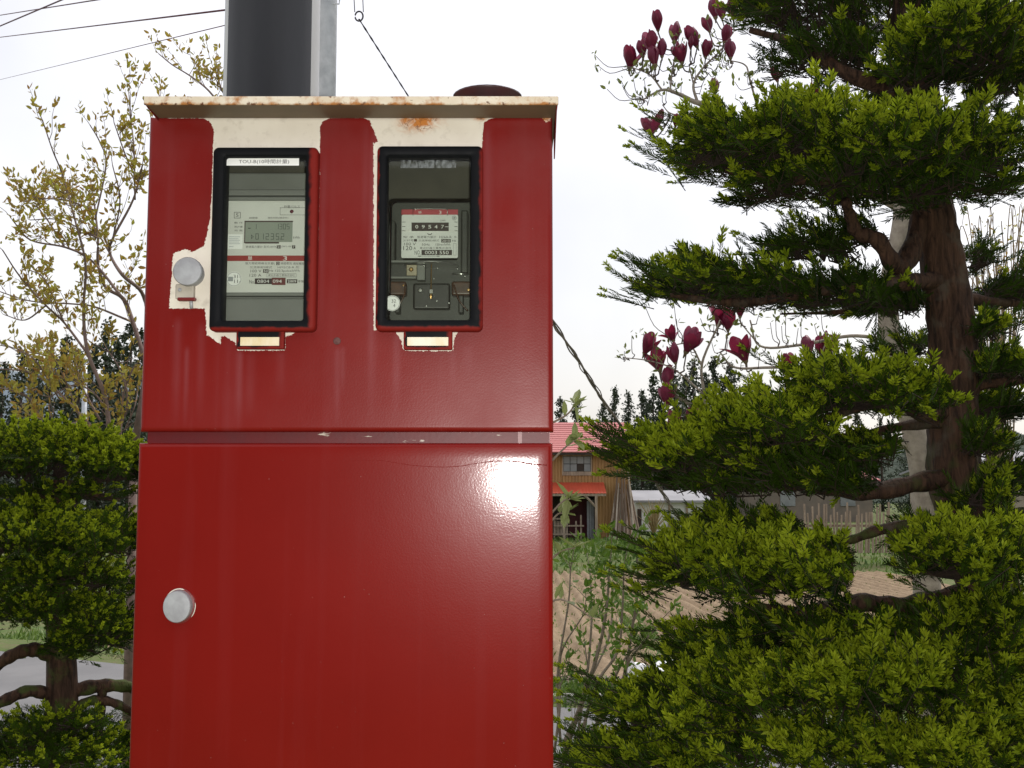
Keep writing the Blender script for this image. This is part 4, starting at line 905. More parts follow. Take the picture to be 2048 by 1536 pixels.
# ------------------------------------------------------------------ poles and wires behind the cabinet
m_lgrey = M('pale grey pole', (0.55, 0.55, 0.56), (0.48, 0.48, 0.5), rough=0.35, scale=6, stretch=(2, 2, 0.3))
m_cover = M('black cable cover', (0.006, 0.0065, 0.008), (0.011, 0.0115, 0.014), rough=0.24, scale=5, stretch=(3, 3, 0.4), bump=0.06, bscale=90)
UY = 2.47; uc = P(543.5, 150, UY); rp = 96 * S(UY)
up_ = thing('utility_pole', (uc.x, UY, 0), 'thick grey utility pole with a black cable cover rising behind the cabinet', 'pole'); og = up_.location
MB().lathe([(rp * 1.02, -0.3), (rp, 3.0), (rp * 0.93, 7.5), (0, 7.52)], (uc.x, UY, 0), 40).build('shaft', m_lgrey, up_, og, smooth=True)
mb = MB(); ls = []
ccx = uc.x ; rr_ = rp + 0.004
for z in (0.2, 1.0, 2.0, 3.0, 4.2):
    arc = np.linspace(R(-133), R(-30), 25)   # faces the camera (-Y)
    o_ = [(ccx + (rr_ + 0.006) * math.cos(a) * 1.0, UY + (rr_ + 0.006) * math.sin(a), z) for a in arc]
    i_ = [(ccx + rr_ * math.cos(a) * 1.0, UY + rr_ * math.sin(a) + 0.002, z) for a in arc[::-1]]
    ls.append(o_ + i_)
loops(mb, ls, cap_first=True, cap_last=True).build('cable_cover', m_cover, up_, og, smooth=True).modifiers.new('s', 'EDGE_SPLIT').split_angle = R(50)
m_gal2 = M('spangled zinc', (0.46, 0.48, 0.5), (0.33, 0.35, 0.37), rough=0.5, metal=0.4, scale=26, bump=0.1)
gc = P(640, 150, 2.66)
sp_ = thing('steel_pole', (gc.x, 2.66, 0), 'thinner spangled zinc steel pole beside the utility pole', 'pole'); og = sp_.location
MB().tube([(gc.x, 2.66, -0.3), (gc.x, 2.66, 3), (gc.x - 0.0, 2.66, 5.6)], 33 * S(2.66), 24).build('shaft', m_gal2, sp_, og, smooth=True)
k = P(672, 8, 2.64); MB().tube([k + Vector((-0.01, 0, 0)), k + Vector((0.008, 0, 0)), k + Vector((0.009, 0, 0.012))], 0.0018, 6).build('step_bolt', m_gal2, sp_, og)
m_wire = M('dark steel wire', (0.05, 0.045, 0.055), (0.03, 0.028, 0.035), rough=0.5, metal=0.3, scale=60)
m_vine = M('dry vine', (0.24, 0.21, 0.18), (0.15, 0.125, 0.105), rough=0.9, scale=60)
A, B = P(718, 38, 2.9), P(1245, 860, 4.4)
d = (B - A).normalized(); tg = (0.0 - A.z) / d.z; G = A + d * (tg + 0.1)
gw = thing('guy_wire', (G.x, G.y, 0.0), 'twisted steel guy wire slanting from the poles past the cabinet to the ground', 'wire'); og = gw.location
top = Vector((gc.x, 2.66, 4.3)); N = 160; Lg = (G - A).length
def strand(ph, amp, r0, s0=0.0, s1=1.0, rep=90):
    pts = []
    for i in range(N + 1):
        s = s0 + (s1 - s0) * i / N; p = A + (G - A) * s; a = ph + s * Lg * rep
        am = amp if not callable(amp) else amp(s)
        pts.append(p + Vector((math.cos(a) * am, math.sin(a) * am, 0.3 * am * math.sin(2 * a))))
    return pts
mb = MB(); mb.tube(strand(0, 0.0014, 1), 0.0016, 5); mb.tube(strand(math.pi, 0.0014, 1), 0.0016, 5)
mb.tube([A + Vector((-0.012, 0, 0.02)), top + Vector((-0.02, 0, 0))], 0.0013, 5); mb.tube([A + Vector((0.012, 0, 0.02)), top + Vector((0.02, 0, 0.05))], 0.0013, 5)
mb.build('strand', m_wire, gw, og, smooth=True)
MB().tube([A + Vector((0.011 * math.cos(a), 0, 0.008 + 0.014 * math.sin(a))) for a in np.linspace(0, 2 * math.pi, 21)], 0.0024, 8, cap=False).build('ring', m_wire, gw, og, smooth=True)
vi = MB()
for i, (ph, am, r) in enumerate(((0.3, 0.005, 0.0042), (2.4, 0.0075, 0.003), (4.4, 0.010, 0.0022))): vi.tube(strand(ph, am, 1, 0.2, 0.97, 16 + 5 * i), r, 5)
vi.build('dry_vine', m_vine, gw, og, smooth=True)
attach = {}
for i, (xa, ya, xb, yb_, Yb, r, lab) in enumerate(((500, 14, 0, 73, 7.0, 0.0026, 'sagging cable, second lowest of the cables running left from the pole'), (500, 38.5, 0, 158, 8.0, 0.0013, 'thinnest and lowest cable running left from the pole'),
                                               (500, -49, 0, 29, 7.0, 0.0028, 'uppermost cable crossing another before leaving the pole'), (500, -160, 0, 50, 5.0, 0.003, 'steeply rising cable crossing the others beside the pole'))):
    a = P(xa, ya, UY + 0.1); b = P(xb, yb_, Yb); e = a + (b - a) * 14
    pts = [a + (e - a) * s + Vector((0, 0, -0.16 * math.sin(math.pi * s) * (0 if s < 1e-6 else 1) * 0.15)) for s in np.linspace(0, 1, 60)]
    tag(MB().tube(pts, r, 6).build('overhead_cable', M('red brown cable', (0.12, 0.035, 0.05), rough=0.6), smooth=True), lab, 'cable')

# ------------------------------------------------------------------ foliage kit
def basis(d, roll):
    "frames with x along d, n x 3 x 3 (columns x, y, z)"
    d = d / (np.linalg.norm(d, axis=1)[:, None] + 1e-9)
    up = np.tile([0, 0, 1.0], (len(d), 1)); up[abs(d[:, 2]) > 0.93] = [1, 0, 0]
    y = np.cross(up, d); y /= np.linalg.norm(y, axis=1)[:, None]; z = np.cross(d, y)
    c, s = np.cos(roll)[:, None], np.sin(roll)[:, None]
    return np.stack([d, y * c + z * s, z * c - y * s], -1)
def scatter(mb, tmpl, pos, Rm, sc, tone):
    "tmpl = (V, [(faces, mat, dtone)])"
    Vt, fs = tmpl; n, m = len(pos), len(Vt)
    if n == 0: return
    W = np.einsum('nij,mj->nmi', Rm, Vt) * sc[:, None, None] + pos[:, None, :]
    off = (np.arange(n) * m)[:, None, None]; base = mb.n
    mb.V.append(W.reshape(-1, 3)); mb.n += n * m
    mb.T.append(np.repeat(tone, m))
    for f, mat in fs: mb.Pl.append(((f[None] + off).reshape(-1, f.shape[1]) + base, mat))
def sprig(seed, L, nn, nl, nw, tips, tl, tw, spread=0.9):
    r = np.random.default_rng(seed); V = []; stem = []; ned = []; tip = []
    bend = r.uniform(-0.15, 0.2); side = r.uniform(-0.2, 0.2)
    def axis(s): return np.array([L * s, side * L * s * s, bend * L * s * s])
    k = 4; sr = L * 0.017
    for i in range(k + 1):
        c = axis(i / k); q = sr * (1 - 0.6 * i / k)
        for a in (0, 2.09, 4.19): V.append(c + np.array([0, q * math.cos(a), q * math.sin(a)]))
    for i in range(k):
        for j in range(3): stem.append((i * 3 + j, i * 3 + (j + 1) % 3, i * 3 + 3 + (j + 1) % 3, i * 3 + 3 + j))
    for i in range(nn):
        s = 0.1 + 0.9 * i / (nn - 1); c = axis(s); sg = 1 if i % 2 else -1
        ang = (0.95 - 0.45 * s + r.normal(0, 0.12)) * spread; l = nl * r.uniform(0.75, 1.1) * (1 - 0.25 * s * s)
        d = np.array([math.cos(ang), sg * math.sin(ang), r.uniform(-0.05, 0.5)]); d /= np.linalg.norm(d)
        w = np.cross(d, [0, 0, 1.0]); w = w / np.linalg.norm(w) * nw * 0.5; up = np.array([0, 0, nl * 0.07])
        b = len(V); V += [c, c + d * l * 0.45 + w + up, c + d * l, c + d * l * 0.45 - w + up]; ned.append((b, b + 1, b + 2, b + 3))
    for t in range(tips):
        s = 1.0 - 0.11 * (t // 2) - (0.02 if t else 0); c = axis(s); sg = 0 if t == 0 else (1 if t % 2 else -1)
        d = np.array([1.0, sg * r.uniform(0.55, 0.95), r.uniform(0.05, 0.6)]); d /= np.linalg.norm(d); l = tl * r.uniform(0.7, 1.15)
        u = np.cross(d, [0.1, 0, 1]); u /= np.linalg.norm(u); v = np.cross(d, u)
        for j in range(5):
            aa = j * 1.2566 + r.uniform(0, 1); sp_d = d * 1.0 + (u * math.cos(aa) + v * math.sin(aa)) * r.uniform(0.22, 0.5); sp_d /= np.linalg.norm(sp_d)
            w = np.cross(sp_d, u * math.sin(aa) - v * math.cos(aa) + 0.3 * d); w = np.cross(w, sp_d) if np.linalg.norm(w) < 1e-3 else w
            w = w / np.linalg.norm(w) * tw * 0.25; ll = l * r.uniform(0.75, 1.1); b = len(V)
            V += [c, c + sp_d * ll * 0.55 + w, c + sp_d * ll, c + sp_d * ll * 0.55 - w]; tip.append((b, b + 1, b + 2, b + 3))
    fs = [(np.array(stem), 0), (np.array(ned), 1)]
    if tip:
        fs += [(np.array(tip), 2)]
    return np.array(V), fs
m_twig = M('dark twig', (0.035, 0.02, 0.012), (0.022, 0.013, 0.009), rough=0.9, scale=40)
m_needle = leafmat('yew needles', (0.006, 0.015, 0.0014), (0.046, 0.088, 0.006), trans=0.12, rough=0.5, spec=0.12)
m_shoot = leafmat('fresh yew shoots', (0.15, 0.21, 0.009), (0.35, 0.42, 0.022), trans=0.3, rough=0.5, spec=0.12)
T_tip = [sprig(100 + i, 0.05 + 0.012 * (i % 3), 22 + 3 * (i % 3), 0.018 + 0.002 * (i % 2), 0.0027, 5 + i % 4, 0.0150 + 0.001 * (i % 3), 0.0085) for i in range(7)]
T_dark = [sprig(200 + i, 0.055 + 0.012 * (i % 3), 26 + 3 * (i % 3), 0.0195, 0.0028, 0, 0, 0) for i in range(6)]
T_small = [sprig(300 + i, 0.05, 15, 0.016, 0.0046, 5 + i % 3, 0.0135, 0.0095, 1.2) for i in range(5)]
T_smalld = [sprig(400 + i, 0.05, 17, 0.017, 0.0046, 0, 0, 0, 1.2) for i in range(4)]

def fill_pad(mb, wood, px, py, hw, hh, Y, hd, n, root, tips, dark, tipbias=1.0, seed=0, sc=1.0, nclump=None, flat=0.0, leaders=0):
    r = np.random.default_rng(1000 + seed); c = np.array(P(px, py, Y)); a = np.array([hw * S(Y), hd, hh * S(Y)])
    nc = nclump or max(8, n // 9)
    u = r.normal(0, 1, (nc, 3)); u /= np.linalg.norm(u, axis=1)[:, None]
    u[:, 2] = np.where(u[:, 2] < -0.25, -u[:, 2] * r.uniform(0.1, 1, nc), u[:, 2])
    rad = r.uniform(0.35, 0.95, nc)[:, None] ** 0.6
    cc = u * rad
    w = r.integers(0, nc, n); q = cc[w] + r.normal(0, 0.13, (n, 3)) * np.array([1, 1, 1.1])
    ln = np.linalg.norm(q, axis=1); q[ln > 1.05] *= (1.05 / ln[ln > 1.05])[:, None]
    pos = c + q * a
    rt = np.array(root)
    out = pos - (rt * 0.45 + c * 0.55); out[:, 2] *= 0.5; out /= np.linalg.norm(out, axis=1)[:, None] + 1e-9
    topn = np.clip(q[:, 2], -0.3, 1)
    d = out * 0.85 + np.array([0, 0, 1]) * (0.15 + 0.75 * topn[:, None]) + r.normal(0, 0.33, (n, 3))
    pos = pos - d / np.linalg.norm(d, axis=1)[:, None] * 0.045 * sc
    Rm = basis(d, r.normal(0, 0.5, n)); s = sc * r.uniform(0.68, 1.35, n)
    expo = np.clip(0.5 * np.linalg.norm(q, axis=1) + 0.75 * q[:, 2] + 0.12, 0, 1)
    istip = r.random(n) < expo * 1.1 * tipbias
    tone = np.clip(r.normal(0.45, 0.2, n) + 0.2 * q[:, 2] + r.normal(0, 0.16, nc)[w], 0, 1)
    k = r.integers(0, 100, n)
    for i, t in enumerate(tips): m = istip & (k % len(tips) == i); scatter(mb, t, pos[m], Rm[m], s[m], tone[m])
    for i, t in enumerate(dark): m = ~istip & (k % len(dark) == i); scatter(mb, t, pos[m], Rm[m], s[m], tone[m])
    # long leader shoots that break the outline on the side away from the trunk
    sgn = -1 if c[0] < rt[0] else 1
    for i in range(leaders):
        p0 = c + np.array([sgn * a[0] * r.uniform(0.55, 0.85), a[1] * r.uniform(-0.6, 0.6), a[2] * r.uniform(-0.7, 0.7)])
        dd = np.array([sgn * 1.0, r.normal(0, 0.3), r.uniform(0.0, 0.7)]); dd /= np.linalg.norm(dd)
        for j in range(3):
            pj = (p0 + dd * 0.038 * j * sc)[None]; scatter(mb, (tips if j == 2 else dark)[i % len(dark)], pj, basis((dd + r.normal(0, 0.08, 3))[None], r.normal(0, 0.4, 1)), np.array([sc * (1.1 - 0.15 * j)]), np.array([r.uniform(0.3, 0.8)]))
    # limbs inside the pad
    spine = [Vector(rt), Vector(rt).lerp(Vector(c), 0.5), Vector(c) + Vector((sgn * 0.5 * a[0], 0, -0.25 * a[2]))]
    sp = spline(spine, 7); nn = len(sp)
    base_ = np.array([tuple(v) for v in sp[nn // 2:]])
    for i in range(min(70, n // 4)):
        e = pos[r.integers(0, n)]; dd = np.linalg.norm(base_ - e, axis=1); k = int(np.argmin(dd + r.uniform(0, 0.04, len(dd))))
        if dd[k] > 0.22 * sc: continue
        b = Vector(base_[k]); e = Vector(e)
        mid = b.lerp(e, 0.5) + Vector(r.normal(0, 0.012, 3)) + Vector((0, 0, 0.006))
        wood.tube([b, mid, e], [0.0030 * sc, 0.0022 * sc, 0.0011 * sc], 4, cap=False)
    return sp

# ------------------------------------------------------------------ the big yew on the right
m_bark = NT('yew bark')
_v = m_bark.coord((1, 1, 0.16)); _n = m_bark.noise(52, 6, _v, 0.62, 0.6)
_c = m_bark.mix(m_bark.rng(_n, 0.36, 0.66), (0.018, 0.009, 0.006), (0.095, 0.05, 0.03))
_c = m_bark.mix(m_bark.rng(m_bark.noise(9, 4), 0.56, 0.7), _c, (0.085, 0.068, 0.05))
_s = m_bark.n('SeparateXYZ'); m_bark.l(m_bark.coord(), _s.inputs[0])
_ms = m_bark.math('MULTIPLY', m_bark.rng(_s.outputs[2], 1.8, 1.2, 0, 1), m_bark.rng(m_bark.noise(16, 4), 0.5, 0.62))
_c = m_bark.mix(_ms, _c, (0.06, 0.075, 0.018))
m_bark = m_bark.pbr(_c, 0.85, 0.25, 0, m_bark.bump(_n, 1.0, 0.012))
KY_ = 1.4; TY = 2.55 * KY_
tp = [(1815, -140, 30), (1825, 60, 33), (1842, 220, 36), (1858, 380, 38), (1880, 500, 41), (1898, 620, 43), (1912, 740, 45), (1908, 860, 47), (1918, 980, 50), (1952, 1110, 54), (1985, 1230, 58), (2003, 1380, 62), (2012, 1536, 66)]
pts = [P(x, y, TY) for x, y, w in tp]; base = Vector((pts[-1].x + 0.02, TY, -0.1)); pts.append(base)
ws = [w * S(TY) for _, _, w in tp] + [0.11 * KY_]
YO = Vector((base.x, TY, 0))
yew = thing('yew_tree', YO, 'tall cloud pruned yew with dark needles and light green shoot tips', 'tree')
sp = spline(pts, 8); wi = np.interp(np.linspace(0, len(ws) - 1, len(sp)), range(len(ws)), ws)
mb = MB(); n = 22; V = []
for i, p in enumerate(sp):
    for j in range(n):
        a = 2 * math.pi * j / n
        rr = wi[i] * (1 + 0.09 * math.sin(3 * a + i * 0.11) + 0.06 * math.sin(7 * a - i * 0.16) + 0.03 * rng.standard_normal())
        V.append((p.x + rr * math.cos(a), p.y + rr * math.sin(a), p.z))
q = [(i * n + j, i * n + (j + 1) % n, (i + 1) * n + (j + 1) % n, (i + 1) * n + j) for i in range(len(sp) - 1) for j in range(n)]
mb.add(V, [q]).build('trunk', m_bark, yew, YO, smooth=True)
def limb(pxs, r0, r1, par=None, Yoff=None):
    p3 = [P(x, y, TY + dy * KY_) for x, y, dy in pxs]; s = spline(p3, 7)
    rad = KY_ * np.linspace(r0, r1, len(s)) * (1 + 0.12 * np.sin(np.arange(len(s)) * 1.3))
    MB().tube(s, rad, 9).build('limb', m_bark, yew, YO, smooth=True); return p3
limb([(1850, 420, 0), (1815, 520, -.05), (1790, 530, -.08), (1755, 480, -.1), (1715, 465, -.1), (1700, 430, -.12), (1690, 400, -.15)], 0.026, 0.011)
limb([(1890, 560, 0), (1800, 565, -.08), (1650, 580, -.14), (1480, 605, -.12), (1340, 590, -.1)], 0.024, 0.006)
limb([(1895, 600, 0), (1800, 600, .05), (1700, 622, .1), (1560, 628, .1)], 0.018, 0.002)
limb([(1905, 590, 0), (1960, 600, .05), (2060, 610, .1)], 0.016, 0.008)
limb([(1905, 820, 0), (1840, 830, -.1), (1780, 800, -.15), (1640, 840, -.22), (1480, 870, -.25)], 0.018, 0.006)
limb([(1915, 845, 0), (1820, 850, -.05), (1720, 870, -.08), (1600, 880, -.1)], 0.016, 0.005)
limb([(1920, 950, 0), (1840, 965, -.05), (1740, 985, -.1), (1640, 975, -.14), (1540, 965, -.16), (1440, 960, -.2)], 0.026, 0.008)
limb([(1940, 1040, 0), (1850, 1050, -.06), (1760, 1060, -.1), (1700, 1080, -.1), (1650, 1075, -.1)], 0.02, 0.006)
limb([(1990, 1190, 0), (1900, 1200, -.06), (1800, 1215, -.1), (1720, 1205, -.14), (1600, 1225, -.2), (1500, 1210, -.25)], 0.034, 0.009)
limb([(1960, 1010, 0), (2010, 1030, 0), (2080, 1035, 0)], 0.026, 0.02)
limb([(1835, 200, 0), (1700, 150, -.05), (1600, 90, 0), (1500, 60, .05)], 0.022, 0.007)
limb([(1850, 330, 0), (1740, 350, -.1), (1600, 360, -.15), (1450, 340, -.15)], 0.024, 0.007)
limb([(1850, 260, 0), (1920, 230, -.1), (2000, 180, -.15)], 0.02, 0.008)
limb([(2000, 1330, 0), (1900, 1370, -.1), (1750, 1400, -.2), (1600, 1400, -.25), (1400, 1440, -.3)], 0.03, 0.009)
limb([(1905, 790, 0), (1960, 770, 0), (2060, 760, 0)], 0.018, 0.01)
fol, wood = MB(), MB()
PADS = [  # px, py, half w, half h, Y, half depth, sprigs, root y, tip share, leaders
    (1600, 30, 130, 85, 2.62, .26, 300, 120, .18, 4), (1760, 40, 120, 95, 2.66, .26, 320, 100, .2, 0), (1640, 130, 130, 45, 2.6, .2, 150, 150, .2, 0),
    (1930, 110, 150, 110, 2.36, .2, 420, 180, 1.0, 3), (2040, 170, 70, 110, 2.4, .2, 170, 200, .9, 0), (1830, 170, 110, 60, 2.5, .2, 200, 200, .6, 0),
    (1450, 310, 128, 88, 2.42, .22, 380, 350, .95, 7), (1600, 300, 130, 95, 2.36, .24, 380, 350, .95, 0), (1760, 330, 150, 88, 2.3, .22, 420, 350, 1.0, 0), (1950, 320, 130, 80, 2.32, .2, 330, 320, .95, 0), (1650, 385, 200, 32, 2.45, .2, 200, 360, .2, 0), (1900, 385, 150, 40, 2.4, .2, 200, 360, .3, 0),
    (1398, 574, 105, 52, 2.48, .2, 250, 590, .5, 8), (1500, 590, 110, 58, 2.46, .2, 240, 580, .35, 3), (1660, 600, 120, 55, 2.5, .2, 260, 580, .15, 0), (1610, 505, 80, 45, 2.62, .14, 120, 560, .15, 4), (1690, 480, 60, 48, 2.6, .12, 80, 480, .1, 2), (1770, 615, 80, 36, 2.6, .15, 120, 600, .1, 0), (2020, 590, 70, 42, 2.7, .16, 150, 600, .2, 2), (1960, 520, 40, 30, 2.7, .1, 40, 560, .2, 1), (1800, 700, 70, 30, 2.75, .1, 50, 720, .2, 1),
    (1385, 926, 140, 68, 2.3, .2, 460, 960, .9, 9), (1312, 905, 58, 40, 2.28, .12, 100, 940, .9, 8), (1480, 968, 170, 28, 2.36, .15, 220, 965, .15, 0), (1650, 970, 110, 34, 2.38, .15, 170, 965, .2, 0), (1700, 905, 90, 40, 2.36, .15, 130, 920, .3, 0), (1530, 872, 130, 76, 2.28, .22, 430, 900, .85, 3), (1680, 800, 135, 82, 2.3, .22, 420, 830, .8, 3), (1800, 800, 80, 66, 2.36, .15, 180, 830, .6, 0), (1600, 930, 140, 45, 2.4, .18, 220, 960, .2, 0), (2010, 740, 70, 42, 2.5, .16, 170, 770, .5, 2), (1990, 830, 70, 40, 2.62, .15, 120, 830, .2, 0), (1960, 900, 60, 40, 2.45, .12, 90, 900, .3, 0), (2020, 960, 50, 50, 2.6, .12, 90, 980, .2, 0),
    (1430, 1150, 130, 95, 2.26, .22, 480, 1210, .95, 9), (1560, 1160, 115, 95, 2.24, .22, 420, 1210, .9, 0), (1500, 1065, 110, 42, 2.44, .18, 170, 1100, .5, 3), (1640, 1130, 50, 60, 2.3, .1, 100, 1200, .8, 0), (1930, 1130, 125, 80, 2.26, .16, 340, 1200, .85, 2), (2030, 1070, 60, 60, 2.4, .12, 110, 1100, .6, 0), (1560, 1265, 150, 40, 2.35, .18, 240, 1240, .2, 0),
    (1330, 1430, 125, 75, 2.24, .2, 400, 1440, .75, 9), (1470, 1380, 140, 85, 2.26, .22, 430, 1400, .65, 3), (1640, 1370, 130, 90, 2.24, .2, 400, 1380, .8, 0), (1790, 1390, 130, 100, 2.2, .18, 420, 1400, .85, 0), (1950, 1330, 110, 110, 2.3, .16, 320, 1350, .6, 0), (1560, 1500, 220, 60, 2.16, .2, 480, 1480, .7, 0), (1850, 1510, 180, 60, 2.14, .18, 380, 1480, .8, 0), (1300, 1520, 130, 40, 2.2, .2, 260, 1500, .6, 6), (1190, 1535, 60, 26, 2.3, .12, 90, 1520, .5, 4), (1400, 1300, 70, 45, 2.4, .15, 120, 1320, .6, 5), (1740, 1270, 110, 40, 2.36, .15, 160, 1300, .3, 0), (2000, 1240, 90, 60, 2.32, .12, 200, 1250, .6, 0), (1900, 1260, 100, 40, 2.34, .12, 160, 1280, .4, 0), (2000, 1450, 90, 70, 2.2, .12, 240, 1460, .7, 0), (1970, 1000, 60, 36, 2.42, .1, 90, 1010, .5, 0), (1850, 1070, 60, 28, 2.5, .1, 70, 1060, .2, 0), (1980, 660, 50, 26, 2.5, .1, 60, 680, .4, 0)]
def trunk_x(y): return np.interp(y, [t[1] for t in tp], [t[0] for t in tp])
for i, (px, py, hw, hh, Y, hd, n, ry, tb, ld) in enumerate(PADS):
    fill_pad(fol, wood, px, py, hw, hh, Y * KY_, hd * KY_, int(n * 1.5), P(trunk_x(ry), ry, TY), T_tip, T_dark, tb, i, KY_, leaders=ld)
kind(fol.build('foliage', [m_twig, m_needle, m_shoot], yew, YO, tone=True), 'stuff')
kind(wood.build('twigs', m_twig, yew, YO), 'stuff')

# ------------------------------------------------------------------ clipped evergreen on the left
KL = 1.3; LY = 2.75 * KL
tp2 = [(128, 960, 22), (122, 1060, 26), (118, 1180, 26), (122, 1290, 27), (124, 1400, 30), (118, 1536, 34)]
pts = [P(x, y, LY) for x, y, w in tp2]; base = Vector((pts[-1].x, LY, -0.1)); pts.append(base)
LO = Vector((base.x, LY, 0))
top_ = thing('clipped_evergreen', LO, 'layered clipped evergreen with rounded light green top beside the cabinet', 'tree')
MB().tube(spline(pts, 7), np.interp(np.linspace(0, 6, 43), range(7), [w * S(LY) for _, _, w in tp2] + [0.065]), 14).build('trunk', m_bark, top_, LO, smooth=True)
def limb2(pxs, r0, r1):
    s = spline([P(x, y, LY + d) for x, y, d in pxs], 7)
    MB().tube(s, KL * np.linspace(r0, r1, len(s)) * (1 + 0.1 * np.sin(np.arange(len(s)) * 1.7)), 8).build('limb', m_bark, top_, LO, smooth=True)
limb2([(118, 1320, 0), (75, 1300, -.05), (30, 1308, -.1), (-20, 1340, -.1)], 0.02, 0.014)
limb2([(118, 1395, 0), (60, 1382, -.08), (0, 1405, -.12), (-40, 1420, -.1)], 0.016, 0.013)
limb2([(130, 1385, 0), (200, 1372, .05), (262, 1375, .1), (300, 1400, .1)], 0.02, 0.012)
limb2([(135, 1430, 0), (180, 1402, .03), (225, 1405, .06), (275, 1430, .1)], 0.014, 0.01)
limb2([(205, 1375, .05), (200, 1440, .06), (192, 1500, .05)], 0.012, 0.011)
limb2([(124, 1010, 0), (170, 990, .0), (240, 1000, .05)], 0.016, 0.006); limb2([(122, 1000, 0), (60, 985, 0), (-20, 990, 0)], 0.018, 0.008)
limb2([(120, 1080, 0), (60, 1100, -.1), (0, 1090, -.1)], 0.014, 0.006); limb2([(120, 1180, 0), (170, 1200, 0), (230, 1230, 0)], 0.014, 0.006)
fol, wood = MB(), MB()
PADS2 = [(120, 990, 150, 40, 2.74, .14, 260, 1000, .3), (60, 1160, 140, 60, 2.64, .15, 360, 1160, .5), (110, 1230, 120, 55, 2.64, .14, 380, 1240, .4), (60, 1030, 110, 40, 2.68, .14, 240, 1040, .6), (160, 1290, 60, 50, 2.66, .12, 200, 1290, .4), (110, 1450, 140, 30, 2.62, .14, 240, 1460, .35), (110, 912, 175, 72, 2.72, .2, 1500, 1000, 1.0), (235, 940, 80, 66, 2.7, .16, 640, 1000, 1.0), (0, 930, 100, 72, 2.72, .18, 640, 1000, 1.0),
         (60, 1090, 150, 80, 2.6, .2, 900, 1120, .85), (215, 1090, 90, 72, 2.66, .18, 600, 1120, .8), (120, 1160, 150, 60, 2.62, .16, 440, 1170, .6), (20, 1220, 90, 62, 2.62, .16, 300, 1230, .55),
         (215, 1275, 75, 90, 2.7, .16, 620, 1280, .6), (150, 1225, 60, 50, 2.7, .12, 170, 1240, .3), (90, 1500, 120, 45, 2.6, .16, 380, 1510, .35), (0, 1480, 70, 40, 2.6, .14, 160, 1490, .3), (225, 1500, 75, 40, 2.66, .14, 200, 1510, .45), (250, 1180, 50, 40, 2.75, .12, 90, 1200, .8), (120, 1530, 220, 25, 2.5, .15, 260, 1540, .4)]
for i, (px, py, hw, hh, Y, hd, n, ry, tb) in enumerate(PADS2):
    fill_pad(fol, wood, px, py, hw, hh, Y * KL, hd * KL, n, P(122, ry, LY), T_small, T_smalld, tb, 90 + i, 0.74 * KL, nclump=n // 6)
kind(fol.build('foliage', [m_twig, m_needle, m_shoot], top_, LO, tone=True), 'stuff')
kind(wood.build('twigs', m_twig, top_, LO), 'stuff')

# ------------------------------------------------------------------ leafy deciduous plants
LEAF = (np.array([(0, 0, 0), (0.5, 0, -0.05), (1, 0, -0.02), (0.3, 0.2, 0.03), (0.68, 0.17, 0.03), (0.3, -0.2, 0.03), (0.68, -0.17, 0.03)], float), [(np.array([(0, 1, 3), (1, 2, 4), (0, 5, 1), (1, 6, 2)]), 0), (np.array([(1, 4, 3), (1, 5, 6)]), 0)])
def woody(mains, Y, jit, r0, r1, tw_n, tw_len, lf_n, lf_len, up=0.6, seed=1, tipleaf=1.0, spur=0.4, toneb=0.5):
    "branches through pixel polylines plus random twigs and leaves; returns wood and leaf builders"
    r = np.random.default_rng(seed); wood, leaf = MB(), MB(); LP, LD = [], []
    def leaves(p, d, k):
        for _ in range(k):
            q = d * 0.5 + r.normal(0, 0.6, 3) + np.array([0, 0, 0.25]); LP.append(p + r.normal(0, 0.008, 3)); LD.append(q)
    def twig(p, d, L, rad, lvl):
        d = d / np.linalg.norm(d); k = 5; pt = [p]; dd = d.copy()
        for i in range(k): dd = dd + r.normal(0, 0.16, 3) + np.array([0, 0, 0.10]); dd /= np.linalg.norm(dd); pt.append(pt[-1] + dd * L / k)
        wood.tube(pt, np.linspace(rad, rad * 0.4, k + 1), 4, cap=False)
        for i in range(1, k + 1):
            if r.random() < 0.8 * tipleaf: leaves(pt[i], dd, lf_n)
        leaves(pt[-1], dd, lf_n + 1)
        if lvl > 0:
            for _ in range(2):
                i = r.integers(1, k); twig(pt[i], d + r.normal(0, 0.6, 3) + np.array([0, 0, up * 0.5]), L * 0.55, rad * 0.7, lvl - 1)
    for bi, m in enumerate(mains):
        dy = r.normal(0, jit); pw, px_ = m[0], m[1:]
        p3 = [P(x, y, Y + dy * (i / max(1, len(px_) - 1)) + r.normal(0, jit * 0.15)) for i, (x, y) in enumerate(px_)]
        s = spline(p3, 6); k = len(s); wood.tube(s, np.linspace(r0 * pw, r1 * (0.5 + 0.5 * pw), k), 6)
        tot = sum((s[i + 1] - s[i]).length for i in range(k - 1)); nt = max(2, int(tot * tw_n * (1.0 if pw < 3 else 0.3)))
        for _ in range(nt):
            i = r.integers(int(k * 0.12), k - 1); t = np.array((s[i + 1] - s[i]).normalized())
            d = t * 0.7 + r.normal(0, 0.55, 3) + np.array([0, 0, up]); twig(np.array(s[i]), d, tw_len * r.uniform(0.4, 1.2), r1 * 0.8, 1 if r.random() < spur else 0)
        t = np.array((s[-1] - s[-2]).normalized()); twig(np.array(s[-1]), t, tw_len * 0.7, r1 * 0.8, 0)
    if LP:
        n = len(LP); scatter(leaf, LEAF, np.array(LP), basis(np.array(LD), r.uniform(0, 6.28, n)), lf_len * r.uniform(0.55, 1.2, n), np.clip(r.normal(toneb, 0.25, n), 0, 1))
    return wood, leaf
m_brn = M('reddish bark', (0.22, 0.15, 0.125), (0.15, 0.105, 0.09), rough=0.85, scale=40)
m_gbark = M('grey brown bark', (0.25, 0.2, 0.155), (0.17, 0.135, 0.1), rough=0.9, scale=30, bump=0.5)
